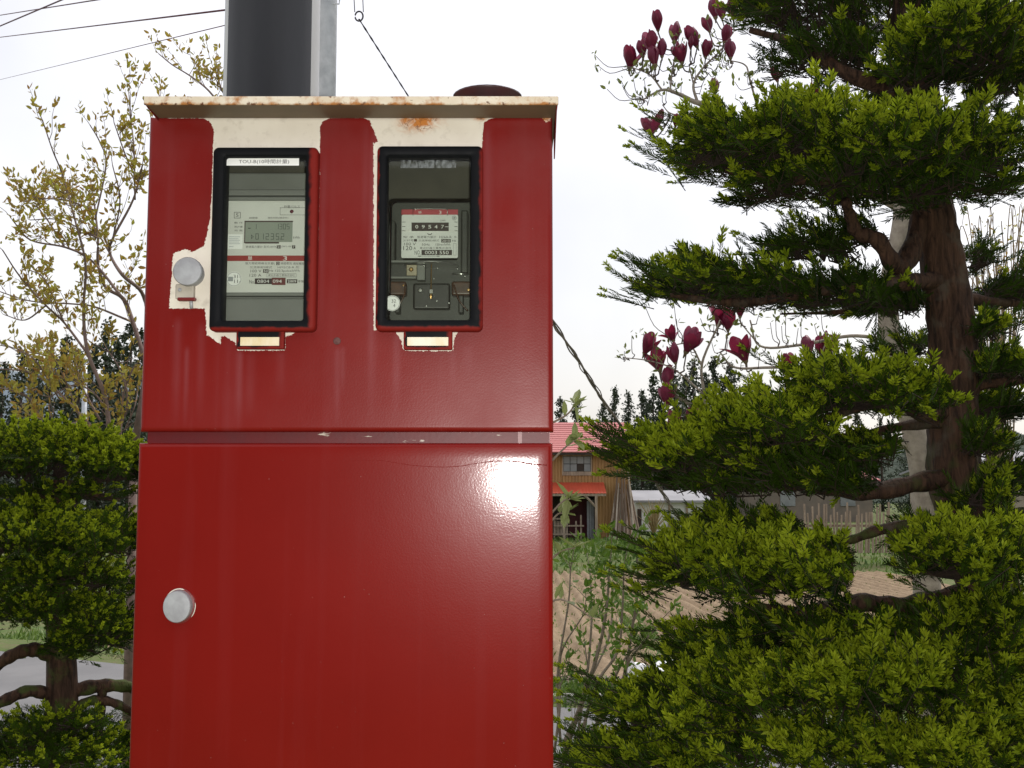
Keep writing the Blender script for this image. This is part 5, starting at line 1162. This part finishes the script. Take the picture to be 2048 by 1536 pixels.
m_yleaf = leafmat('young bronze leaves', (0.33, 0.18, 0.04), (0.36, 0.37, 0.055), trans=0.5)
SY = 5.0
SO = P(272, 1000, SY); SO = Vector((SO.x, SY, 0))
sap = thing('young_tree', SO, 'airy young tree with bronze green spring leaves left of the cabinet', 'tree')
mains = [[2.6, (220, 900), (211, 798), (176, 706), (167, 623), (171, 528), (150, 440)], [1.3, (174, 706), (128, 645), (92, 611), (40, 553), (5, 500)], [2.6, (290, 720), (263, 636), (245, 596), (211, 574), (196, 528), (196, 476), (188, 400)],
         [2.2, (300, 640), (283, 584), (245, 550), (220, 507), (226, 476), (266, 400), (285, 330)], [1.5, (245, 596), (184, 522), (132, 495), (61, 480), (25, 440)], [1.3, (260, 642), (190, 614), (147, 608), (61, 602), (-10, 580)], [1.6, (225, 900), (171, 840), (122, 789), (61, 746), (-20, 737)],
         [1.3, (200, 840), (132, 730), (55, 703), (-10, 688)], [1.0, (150, 440), (125, 350), (105, 300), (85, 240)], [1.0, (190, 440), (212, 330), (200, 285), (180, 250)], [1.0, (270, 400), (268, 300), (262, 240), (258, 190)], [1.0, (285, 380), (255, 320), (228, 245)], [1.2, (470, 260), (425, 190), (385, 155), (345, 130), (318, 108)],
         [1.2, (470, 230), (440, 170), (438, 135)], [1.0, (350, 280), (325, 215), (318, 188)], [1.0, (188, 420), (130, 400), (70, 395), (25, 375)], [1.0, (92, 611), (50, 640), (10, 630)], [1.0, (130, 495), (80, 420), (45, 400)], [1.4, (240, 900), (245, 800), (262, 745), (280, 720)], [1.2, (100, 880), (60, 800), (20, 780), (-20, 775)], [1.0, (220, 507), (170, 430), (110, 400)], [1.0, (226, 476), (240, 400), (225, 330)], [1.0, (196, 476), (120, 440), (60, 440)], [1.0, (128, 645), (90, 560), (60, 540)], [1.2, (235, 880), (200, 800), (150, 770), (90, 800)], [1.2, (240, 860), (255, 800), (240, 740), (215, 700)], [1.0, (170, 840), (120, 850), (60, 830)], [1.0, (250, 860), (270, 810), (278, 760)], [1.0, (120, 800), (70, 720), (30, 700)], [1.0, (240, 900), (180, 870), (130, 760), (110, 720)]]
w_, l_ = woody(mains, SY, 0.35, 0.0046, 0.0024, 14, 0.2, 2, 0.034, up=0.45, seed=5)
for a, b, rr in ((P(300, 640, SY), P(290, 760, SY), 0.011), (P(290, 760, SY), P(268, 900, SY), 0.02), (P(268, 900, SY), Vector((SO.x, SY, -0.1)), 0.03)): w_.tube([a, b], [rr * (0.4 if rr < 0.0115 else 0.6), rr], 10)
w_.build('trunk', m_brn, sap, SO, smooth=True); kind(l_.build('leaves', m_yleaf, sap, SO, tone=True), 'stuff')

# thin green shrub right of the cabinet
HY = 4.5; HO = P(1150, 1520, HY); HO.z = 0
sh_ = thing('stemmy_shrub', HO, 'upright thin stemmed shrub with fresh green leaves between cabinet and yew', 'shrub')
z2 = lambda l: [(1090 + x / 3.228, 1060 + y / 3.228) for x, y in l]
mains = [[1.4] + z2([(120, 1460), (310, 900), (390, 560), (420, 200)]), [1.0] + z2([(110, 1400), (250, 1050), (300, 600), (290, 250)]), [1.2] + z2([(350, 1230), (500, 980), (560, 650), (600, 380), (590, 120)]), [1.3] + z2([(340, 1250), (480, 1060), (540, 850), (720, 630)]), [0.8] + z2([(100, 1380), (80, 950), (150, 480), (165, 250)]), [1.0] + z2([(220, 1380), (330, 1000), (470, 780), (500, 500), (510, 250)]), [0.9] + z2([(330, 1240), (430, 1000), (560, 780), (800, 680)]), [0.9] + z2([(200, 1420), (260, 1050), (410, 700), (440, 400)]), [0.8] + z2([(60, 1430), (95, 1150), (105, 800), (240, 560)]), [3.2] + z2([(60, 1600), (130, 1480), (230, 1400), (340, 1250), (470, 1060)])]
w_, l_ = woody(mains, HY, 0.15, 0.0075, 0.003, 3.0, 0.2, 2, 0.038, up=0.5, seed=11, tipleaf=0.5, spur=0.25, toneb=0.6)
w_.tube([P(1108, 1560, HY), Vector((HO.x - 0.03, HY, -0.1))], [0.018, 0.022], 8)
m_gleaf = leafmat('fresh green leaves', (0.05, 0.12, 0.012), (0.15, 0.24, 0.03), trans=0.35)
r = np.random.default_rng(77); LP, LD = [], []
for (x, y, sx, sy, n) in ((400, 130, 75, 60, 150), (360, 260, 45, 60, 60), (380, 430, 60, 50, 70), (450, 690, 35, 50, 45), (590, 110, 55, 45, 90), (480, 260, 50, 30, 40), (600, 480, 70, 60, 70), (140, 190, 25, 25, 20), (250, 940, 20, 25, 14), (500, 860, 25, 25, 14), (690, 640, 40, 30, 25), (210, 1100, 15, 15, 8)):
    for _ in range(n): LP.append(np.array(P(1090 + (x + r.normal(0, sx)) / 3.228, 1060 + (y + r.normal(0, sy)) / 3.228, HY + r.normal(0, 0.08)))); LD.append(r.normal(0, 0.6, 3) + np.array([0, 0, 0.3]))
scatter(l_, LEAF, np.array(LP), basis(np.array(LD), r.uniform(0, 6.28, len(LP))), 0.036 * r.uniform(0.6, 1.2, len(LP)), np.clip(r.normal(0.5, 0.25, len(LP)), 0, 1))
w_.build('stems', m_gbark, sh_, HO, smooth=True); kind(l_.build('leaves', m_gleaf, sh_, HO, tone=True), 'stuff')

# twigs with single pointed leaves reaching out from behind the cabinet
KY = 2.62; KO = Vector((PX(1040, 1000, KY), KY, 0))
tw = thing('twiggy_bush', KO, 'bush behind the cabinet with pointed pale green leaves at its right edge', 'bush')
mb = MB(); mb.tube(spline([Vector((KO.x, KY, -0.1)), P(1045, 1500, KY), P(1035, 1200, KY), P(1050, 980, KY), P(1060, 820, KY)], 8), np.linspace(0.012, 0.004, 33), 7)
ends = [(1052, 870, 1130, 832, 1150, 806), (1050, 980, 1120, 905, 1150, 880), (1040, 1100, 1118, 1010, 1140, 998), (1040, 1290, 1110, 1200, 1185, 1236), (1045, 1180, 1112, 1110, 1150, 1095), (1040, 1150, 1105, 1040, 1130, 1025)]
m_pleaf = leafmat('pointed pale leaves', (0.13, 0.19, 0.04), (0.34, 0.36, 0.16), trans=0.35)
LM = MB(); scatter(LM, (LEAF[0] * np.array([1, 0.85, 1]), LEAF[1]), np.zeros((1, 3)), np.eye(3)[None], np.ones(1), np.array([0.5])); leafproto = LM.build('leaf', m_pleaf, None, tone=True); first = True
r = np.random.default_rng(5)
for (xa, ya, xb, yb2, xc, yc) in ends:
    s = spline([P(xa, ya, KY), P(xb, yb2, KY - 0.02), P(xc, yc, KY - 0.04)], 6); mb.tube(s, np.linspace(0.0035, 0.0016, len(s)), 5)
    for i in range(9):
        p = s[-1] if i < 5 else s[int(r.integers(len(s) // 2, len(s)))]
        d = Vector((r.uniform(-0.3, 1.0), r.normal(0, 0.5), r.uniform(-0.5, 0.9))).normalized()
        o = leafproto if first else leafproto.copy()
        if not first: COL.objects.link(o)
        first = False; o.parent = tw; o.location = p - KO
        o.rotation_euler = d.to_track_quat('X', 'Z').to_euler(); L = r.uniform(0.03, 0.062); o.scale = (L, L, L)
mb.build('stems', m_gbark, tw, KO, smooth=True)

# bare arching shrub seen right of the yew trunk
WY = 5.5; WO = Vector((PX(2000, 900, WY), WY, 0)); wl_ = thing('bare_shrub', WO, 'bare shrub of many thin arching tan stems behind the yew trunk', 'shrub')
mb = MB(); r = np.random.default_rng(9); lf = MB(); LP = []
for i in range(38):
    xt = r.uniform(1900, 2090); yt = r.uniform(400, 560); xm = 1985 + (xt - 1985) * 0.55 + r.normal(0, 22)
    dy = r.normal(0, 0.25)
    s = spline([Vector((WO.x + r.normal(0, 0.12), WY + r.normal(0, 0.1), 0)), P(1990 + r.normal(0, 16), 900, WY + dy * .4), P(xm, 680, WY + dy), P(xt, yt, WY + dy), P(xt + (xt - 1985) * 0.25, yt + r.uniform(20, 120), WY + dy)], 6)
    mb.tube(s, np.linspace(0.006, 0.0013, len(s)), 4, cap=False)
    for _ in range(10): LP.append(np.array(s[int(r.integers(len(s) // 2, len(s)))]) + r.normal(0, 0.02, 3))
mb.build('stems', M('tan stems', (0.3, 0.22, 0.13), (0.2, 0.15, 0.10), rough=0.9, scale=30), wl_, WO)
scatter(lf, LEAF, np.array(LP), basis(r.normal(0, 1, (len(LP), 3)), r.uniform(0, 6.28, len(LP))), 0.022 * r.uniform(0.6, 1.3, len(LP)), r.random(len(LP))); kind(lf.build('buds', m_yleaf, wl_, WO, tone=True), 'stuff')
# dry bushes in front of the white shed
for bi, (px, py, lab) in enumerate(((1308, 1074, 'dry tan bush in front of the white shed'), (1372, 1078, 'smaller bare bush by the red panel of the white shed'))):
    c = P(px, py, 57); c.z = gz(57); bu = thing('dry_bush', c, lab, 'bush'); mb = MB()
    for i in range(60):
        a = r.uniform(0, 6.28); q = Vector((math.cos(a), math.sin(a), 0)) * r.uniform(0.1, 0.9 - 0.3 * bi); h = r.uniform(0.7, 1.9 - 0.7 * bi)
        mb.tube([c, c + q * 0.4 + Vector((0, 0, h * 0.55)), c + q + Vector((0, 0, h))], [0.03, 0.02, 0.008], 4, cap=False)
    mb.build('stems', M('straw stems', (0.34, 0.27, 0.14), rough=0.9), bu, c)

# ------------------------------------------------------------------ purple magnolia
MY = 4.8; MO = Vector((PX(1850, 1100, MY), MY, 0))
mg = thing('magnolia', MO, 'magnolia with dark purple cup flowers growing behind the yew', 'tree')
m_mbark = M('pale magnolia bark', (0.36, 0.31, 0.25), (0.24, 0.2, 0.16), rough=0.85, scale=25, bump=0.4)
mb = MB()
BR = []
def br(pxs, r0, r1, n=7):
    s = spline([P(x, y, MY + d) for x, y, d in pxs], 6); BR.extend(tuple(v) for v in s); mb.tube(s, 1.22 * np.linspace(r0, r1, len(s)), n)
br([(1806, 300, 0), (1803, 440, 0), (1780, 560, 0), (1778, 660, 0), (1800, 760, 0), (1832, 880, 0), (1850, 1000, 0), (1855, 1300, 0)], 0.03, 0.05, 12)
mb.tube([P(1855, 1300, MY), Vector((MO.x, MY, -0.1))], [0.05, 0.06], 12)
br([(1835, 890, 0), (1700, 880, 0), (1560, 865, 0), (1440, 838, 0), (1415, 828, 0), (1387, 812, 0), (1350, 790, 0), (1336, 775, 0)], 0.02, 0.004)
br([(1415, 828, 0), (1409, 790, 0), (1404, 728, 0), (1434, 656, 0), (1440, 640, 0)], 0.007, 0.0025); br([(1405, 735, 0), (1380, 690, 0), (1345, 690, 0)], 0.004, 0.002); br([(1409, 790, 0), (1350, 740, 0), (1300, 722, 0), (1246, 715, 0)], 0.004, 0.0016)
br([(1780, 680, 0), (1700, 672, 0), (1600, 690, 0), (1520, 692, 0), (1500, 640, 0)], 0.008, 0.003); br([(1800, 760, 0), (1650, 735, 0), (1540, 735, 0), (1470, 735, 0), (1440, 705, 0)], 0.008, 0.003); br([(1520, 692, 0), (1493, 660, 0), (1478, 640, 0)], 0.003, 0.002); br([(1640, 760, 0), (1640, 720, 0), (1650, 690, 0)], 0.004, 0.0025)
br([(1803, 420, .1), (1650, 330, .1), (1520, 270, .05), (1413, 213, 0), (1387, 203, 0), (1355, 187, 0), (1324, 180, 0), (1285, 200, 0)], 0.018, 0.003); br([(1395, 205, 0), (1387, 169, 0), (1407, 135, 0), (1441, 101, 0), (1470, 60, 0)], 0.006, 0.002); br([(1340, 182, 0), (1345, 140, 0), (1350, 110, 0)], 0.004, 0.002); br([(1324, 180, 0), (1300, 150, 0), (1265, 135, 0)], 0.004, 0.002); br([(1387, 169, 0), (1378, 130, 0)], 0.003, 0.002)
br([(1413, 213, 0), (1370, 230, 0), (1340, 226, 0), (1325, 210, 0)], 0.004, 0.0018); br([(1530, 270, .05), (1500, 160, 0), (1490, 130, 0), (1455, 120, 0)], 0.005, 0.002); br([(1600, 300, .1), (1560, 200, .05), (1555, 160, 0)], 0.005, 0.002); br([(1680, 340, .1), (1630, 230, .05), (1622, 110, 0)], 0.005, 0.002)
mb.build('trunk', m_mbark, mg, MO, smooth=True); BR = np.array(BR)
def to_branch(mbx, p, r0, r1, lim=0.35):
    r0, r1, lim = r0 * 1.2, r1 * 1.2, lim * 1.2
    'a bent twig from p back to the nearest branch'
    p = np.array(p); d = BR - p; d[:, 2] += 0.04; k = int(np.argmin(np.linalg.norm(d, axis=1))); b = BR[k]
    if np.linalg.norm(b - p) > lim: return False
    m1 = p + (b - p) * 0.35 + np.array([0, 0, -0.035]) * min(1, np.linalg.norm(b - p) / 0.1); m2 = p + (b - p) * 0.72 + np.array([0.012, 0, -0.012])
    mbx.tube(spline([p, m1, m2, b], 3), np.linspace(r0, r1, 10), 5, cap=False); return True
tpet = NT('purple petal'); gb = tpet.n('NewGeometry'); _n = tpet.noise(40, 3)
oc = tpet.mix(_n, (0.085, 0.006, 0.022), (0.24, 0.026, 0.075)); ic = tpet.mix(_n, (0.42, 0.13, 0.22), (0.55, 0.28, 0.36))
tpet.pbr(tpet.mix(gb.outputs['Backfacing'], oc, ic), 0.45, 0.35)
tr_ = tpet.n('BsdfTranslucent'); tr_.inputs[0].default_value = (0.34, 0.02, 0.07, 1); mx_ = tpet.n('MixShader'); mx_.inputs[0].default_value = 0.22
tpet.l(tpet.b.outputs[0], mx_.inputs[1]); tpet.l(tr_.outputs[0], mx_.inputs[2]); tpet.l(mx_.outputs[0], tpet.out.inputs[0]); m_petal = tpet.m
m_sepal = M('brown green calyx', (0.17, 0.14, 0.06), (0.12, 0.08, 0.05), rough=0.8, scale=60)
def petal(openness, seed):
    "unit petal, base at origin, grows along +Z, outer face towards +X"
    r = np.random.default_rng(seed); nu, nv = 8, 6; V = []
    for i in range(nu):
        u = i / (nu - 1); w = 0.31 * (math.sin(math.pi * (0.12 + 0.74 * u)) ** 0.8) * (1.0 if u < 0.98 else 0.7)
        rad = 0.09 + 0.20 * math.sin(math.pi * min(1, u * 1.05) * 0.62) - 0.16 * max(0, u - 0.6) * (1 - openness) * 2 + openness * (0.75 * u ** 2.0)
        z = u * (1.0 - 0.35 * openness * u)
        for j in range(nv):
            v = -1 + 2 * j / (nv - 1); a = v * w / max(rad, 0.14); a = max(-1.25, min(1.25, a))
            rr = rad * (1 if openness < 0.3 else 1 - 0.2 * v * v)
            V.append((rr * math.cos(a), rr * math.sin(a), z - 0.05 * v * v * u))
    q = [(i * nv + j, i * nv + j + 1, (i + 1) * nv + j + 1, (i + 1) * nv + j) for i in range(nu - 1) for j in range(nv - 1)]
    o = MB().add(V, [q]).build('petal', m_petal, smooth=True); me = o.data; bpy.data.objects.remove(o); return me
m_mtwig = M('grey purple twig', (0.14, 0.11, 0.095), (0.09, 0.07, 0.065), rough=0.85, scale=60)
PET = {'closed': petal(0.0, 1), 'mid': petal(0.28, 2), 'open': petal(0.75, 3)}
cal = MB().lathe([(0.02, -0.25), (0.05, -0.1), (0.11, 0.0), (0.10, 0.07), (0.0, 0.1)], (0, 0, 0), 8)
co_ = cal.build('flower', m_sepal, smooth=True); CAL = co_.data; bpy.data.objects.remove(co_)
FL = [(1259, 117, 46, 'mid'), (1286, 96, 40, 'closed'), (1303, 83, 46, 'mid'), (1310, 112, 44, 'closed'), (1349, 65, 44, 'closed'), (1316, 43, 40, 'closed'), (1364, 107, 44, 'mid'), (1324, 98, 36, 'closed'), (1394, 75, 42, 'closed'), (1381, 87, 24, 'closed'), (1419, 50, 30, 'closed'), (1411, 98, 38, 'closed'), (1431, 16, 46, 'closed'), (1444, 20, 36, 'closed'), (1467, 16, 44, 'closed'), (1493, 13, 40, 'mid'), (1448, 69, 34, 'closed'), (1461, 101, 36, 'closed'), (1431, 169, 38, 'closed'), (1555, 148, 34, 'closed'), (1621, 88, 28, 'closed'), (1630, 185, 32, 'closed'), (1303, 250, 44, 'mid'), (1319, 232, 34, 'closed'), (1351, 242, 26, 'closed'),
      (1289, 687, 46, 'mid'), (1320, 722, 46, 'open'), (1347, 665, 40, 'open'), (1372, 684, 48, 'mid'), (1351, 709, 40, 'closed'), (1436, 631, 46, 'open'), (1456, 641, 44, 'mid'), (1491, 700, 54, 'open'), (1580, 725, 38, 'mid'), (1619, 690, 42, 'mid'), (1650, 697, 54, 'mid'), (1334, 756, 42, 'closed'), (1334, 791, 46, 'mid'), (1356, 844, 48, 'closed'), (1341, 859, 34, 'mid'), (1381, 837, 32, 'closed'), (1395, 837, 36, 'closed'), (1442, 834, 40, 'closed'), (1459, 850, 40, 'mid'), (1480, 619, 34, 'closed'), (1668, 430 + 255, 30, 'closed'), (1700, 110, 26, 'closed')]
r = np.random.default_rng(21); stalks = MB()
for (x, y, h, k) in FL:
    L = h * S(MY) * r.uniform(0.88, 1.15); c = P(x, y + h * 0.42, MY + r.normal(0, 0.06))
    f = bpy.data.objects.new('flower', CAL); COL.objects.link(f); f.parent = mg; f.location = c - MO; f.scale = (L, L, L)
    f.rotation_euler = (r.normal(0, 0.22), r.normal(0, 0.22), r.uniform(0, 6.28))
    for j in range(6):
        p = bpy.data.objects.new('petal', PET[k if j % 2 == 0 or k == 'closed' else ('mid' if k == 'open' else 'closed')]); COL.objects.link(p); p.parent = f
        p.rotation_euler = (r.normal(0, 0.08), r.normal(0, 0.08), j * 1.047 + r.normal(0, 0.12)); s = r.uniform(0.86, 1.08); p.scale = (s, s, s * r.uniform(0.9, 1.05))
    to_branch(stalks, c + Vector((0, 0, -0.01)), 0.0026, 0.0034, 0.6)
kind(stalks.build('flower_stalks', m_mtwig, mg, MO, smooth=True), 'stuff')
lf, tw_ = MB(), MB(); LP, LD = [], []
for (x, y, sx, sy, n) in ((1330, 155, 60, 35, 150), (1400, 130, 40, 40, 90), (1440, 100, 30, 40, 40), (1280, 195, 15, 10, 10), (1330, 255, 25, 12, 16), (1370, 660, 60, 25, 50), (1300, 720, 30, 20, 20), (1245, 712, 6, 8, 10), (1430, 715, 50, 25, 30), (1500, 640, 25, 20, 22), (1560, 700, 60, 40, 40), (1400, 770, 40, 40, 30), (1640, 660, 40, 20, 20), (1470, 160, 30, 20, 16), (1400, 830, 40, 20, 20)):
    for _ in range(n):
        if _ % 4 == 0:
            p0 = np.array(P(x + r.normal(0, sx), y + r.normal(0, sy), MY + r.normal(0, 0.06))); ok = to_branch(tw_, p0, 0.0012, 0.0022, 0.3)
        if ok: LP.append(p0 + r.normal(0, 0.012, 3)); LD.append(r.normal(0, 0.5, 3) + np.array([0, 0, 0.6]))
scatter(lf, LEAF, np.array(LP), basis(np.array(LD), r.uniform(0, 6.28, len(LP))), 0.03 * r.uniform(0.5, 1.3, len(LP)), np.clip(r.normal(0.5, 0.25, len(LP)), 0, 1))
kind(lf.build('leaves', leafmat('young magnolia leaves', (0.10, 0.13, 0.025), (0.26, 0.30, 0.08), trans=0.35), mg, MO, tone=True), 'stuff'); kind(tw_.build('twigs', m_mtwig, mg, MO, smooth=True), 'stuff')

# ------------------------------------------------------------------ white sheet over the bed, white ground flowers
m_sheet = M('white plastic sheet', (0.82, 0.83, 0.84), (0.74, 0.75, 0.77), rough=0.35, scale=6, bump=0.3, bscale=14, bdist=0.03)
def sheet(x0, x1, y0, y1, lab, seed):
    r = np.random.default_rng(seed); nx, ny = 40, 22; V = []
    ph = r.uniform(0, 6.28, 6)
    for j in range(ny):
        for i in range(nx):
            u, v = i / (nx - 1), j / (ny - 1); x = x0 + (x1 - x0) * u + 0.06 * math.sin(5 * v + ph[0]); y = y0 + (y1 - y0) * v + 0.08 * math.sin(6 * u + ph[1])
            z = gz(y) + 0.10 + 0.035 * math.sin(9 * u + 4 * v + ph[2]) + 0.03 * math.sin(14 * v - 6 * u + ph[3]) + 0.012 * r.standard_normal()
            if i in (0, nx - 1) or j in (0, ny - 1): z = gz(y) + 0.03
            V.append((x, y, z))
    q = [(j * nx + i, j * nx + i + 1, (j + 1) * nx + i + 1, (j + 1) * nx + i) for j in range(ny - 1) for i in range(nx - 1)]
    o = MB().add(V, [q]).build('plastic_sheet', m_sheet, smooth=False); so_ = o.modifiers.new('thickness', 'SOLIDIFY'); so_.thickness = 0.004
    tag(o, lab, 'sheet')
sheet(0.95, 1.9, 8.35, 9.7, 'crumpled white plastic sheet on the bed at the end of the grass path', 1)
sheet(1.9, 4.4, 8.5, 10.8, 'wide white plastic sheet covering the bed behind the yew', 2)
r = np.random.default_rng(31); wf = MB()
n = 1500; x = r.uniform(1.0, 2.3, n); y = r.uniform(4.2, 5.0, n); pos = np.stack([x, y, r.uniform(0.05, 0.16, n)], -1)
pet = (np.array([(math.cos(a) * q, math.sin(a) * q, 0.1 * (q > 0.3)) for a in np.linspace(0, 6.283, 5, endpoint=False) for q in (0.0, 0.5)], float), [(np.array([(0, 1, 3), (0, 3, 5), (0, 5, 7), (0, 7, 9), (0, 9, 1)]), 0)])
scatter(wf, pet, pos, basis(r.normal(0, 1, (n, 3)), r.uniform(0, 6, n)), np.full(n, 0.022), r.random(n))
kind(tag(wf.build('ground_flowers', leafmat('white blossom', (0.7, 0.68, 0.66), (0.82, 0.8, 0.8), trans=0.2), tone=True), 'carpet of tiny white flowers on the ground under the yew', 'flowers'), 'stuff')
run_text()
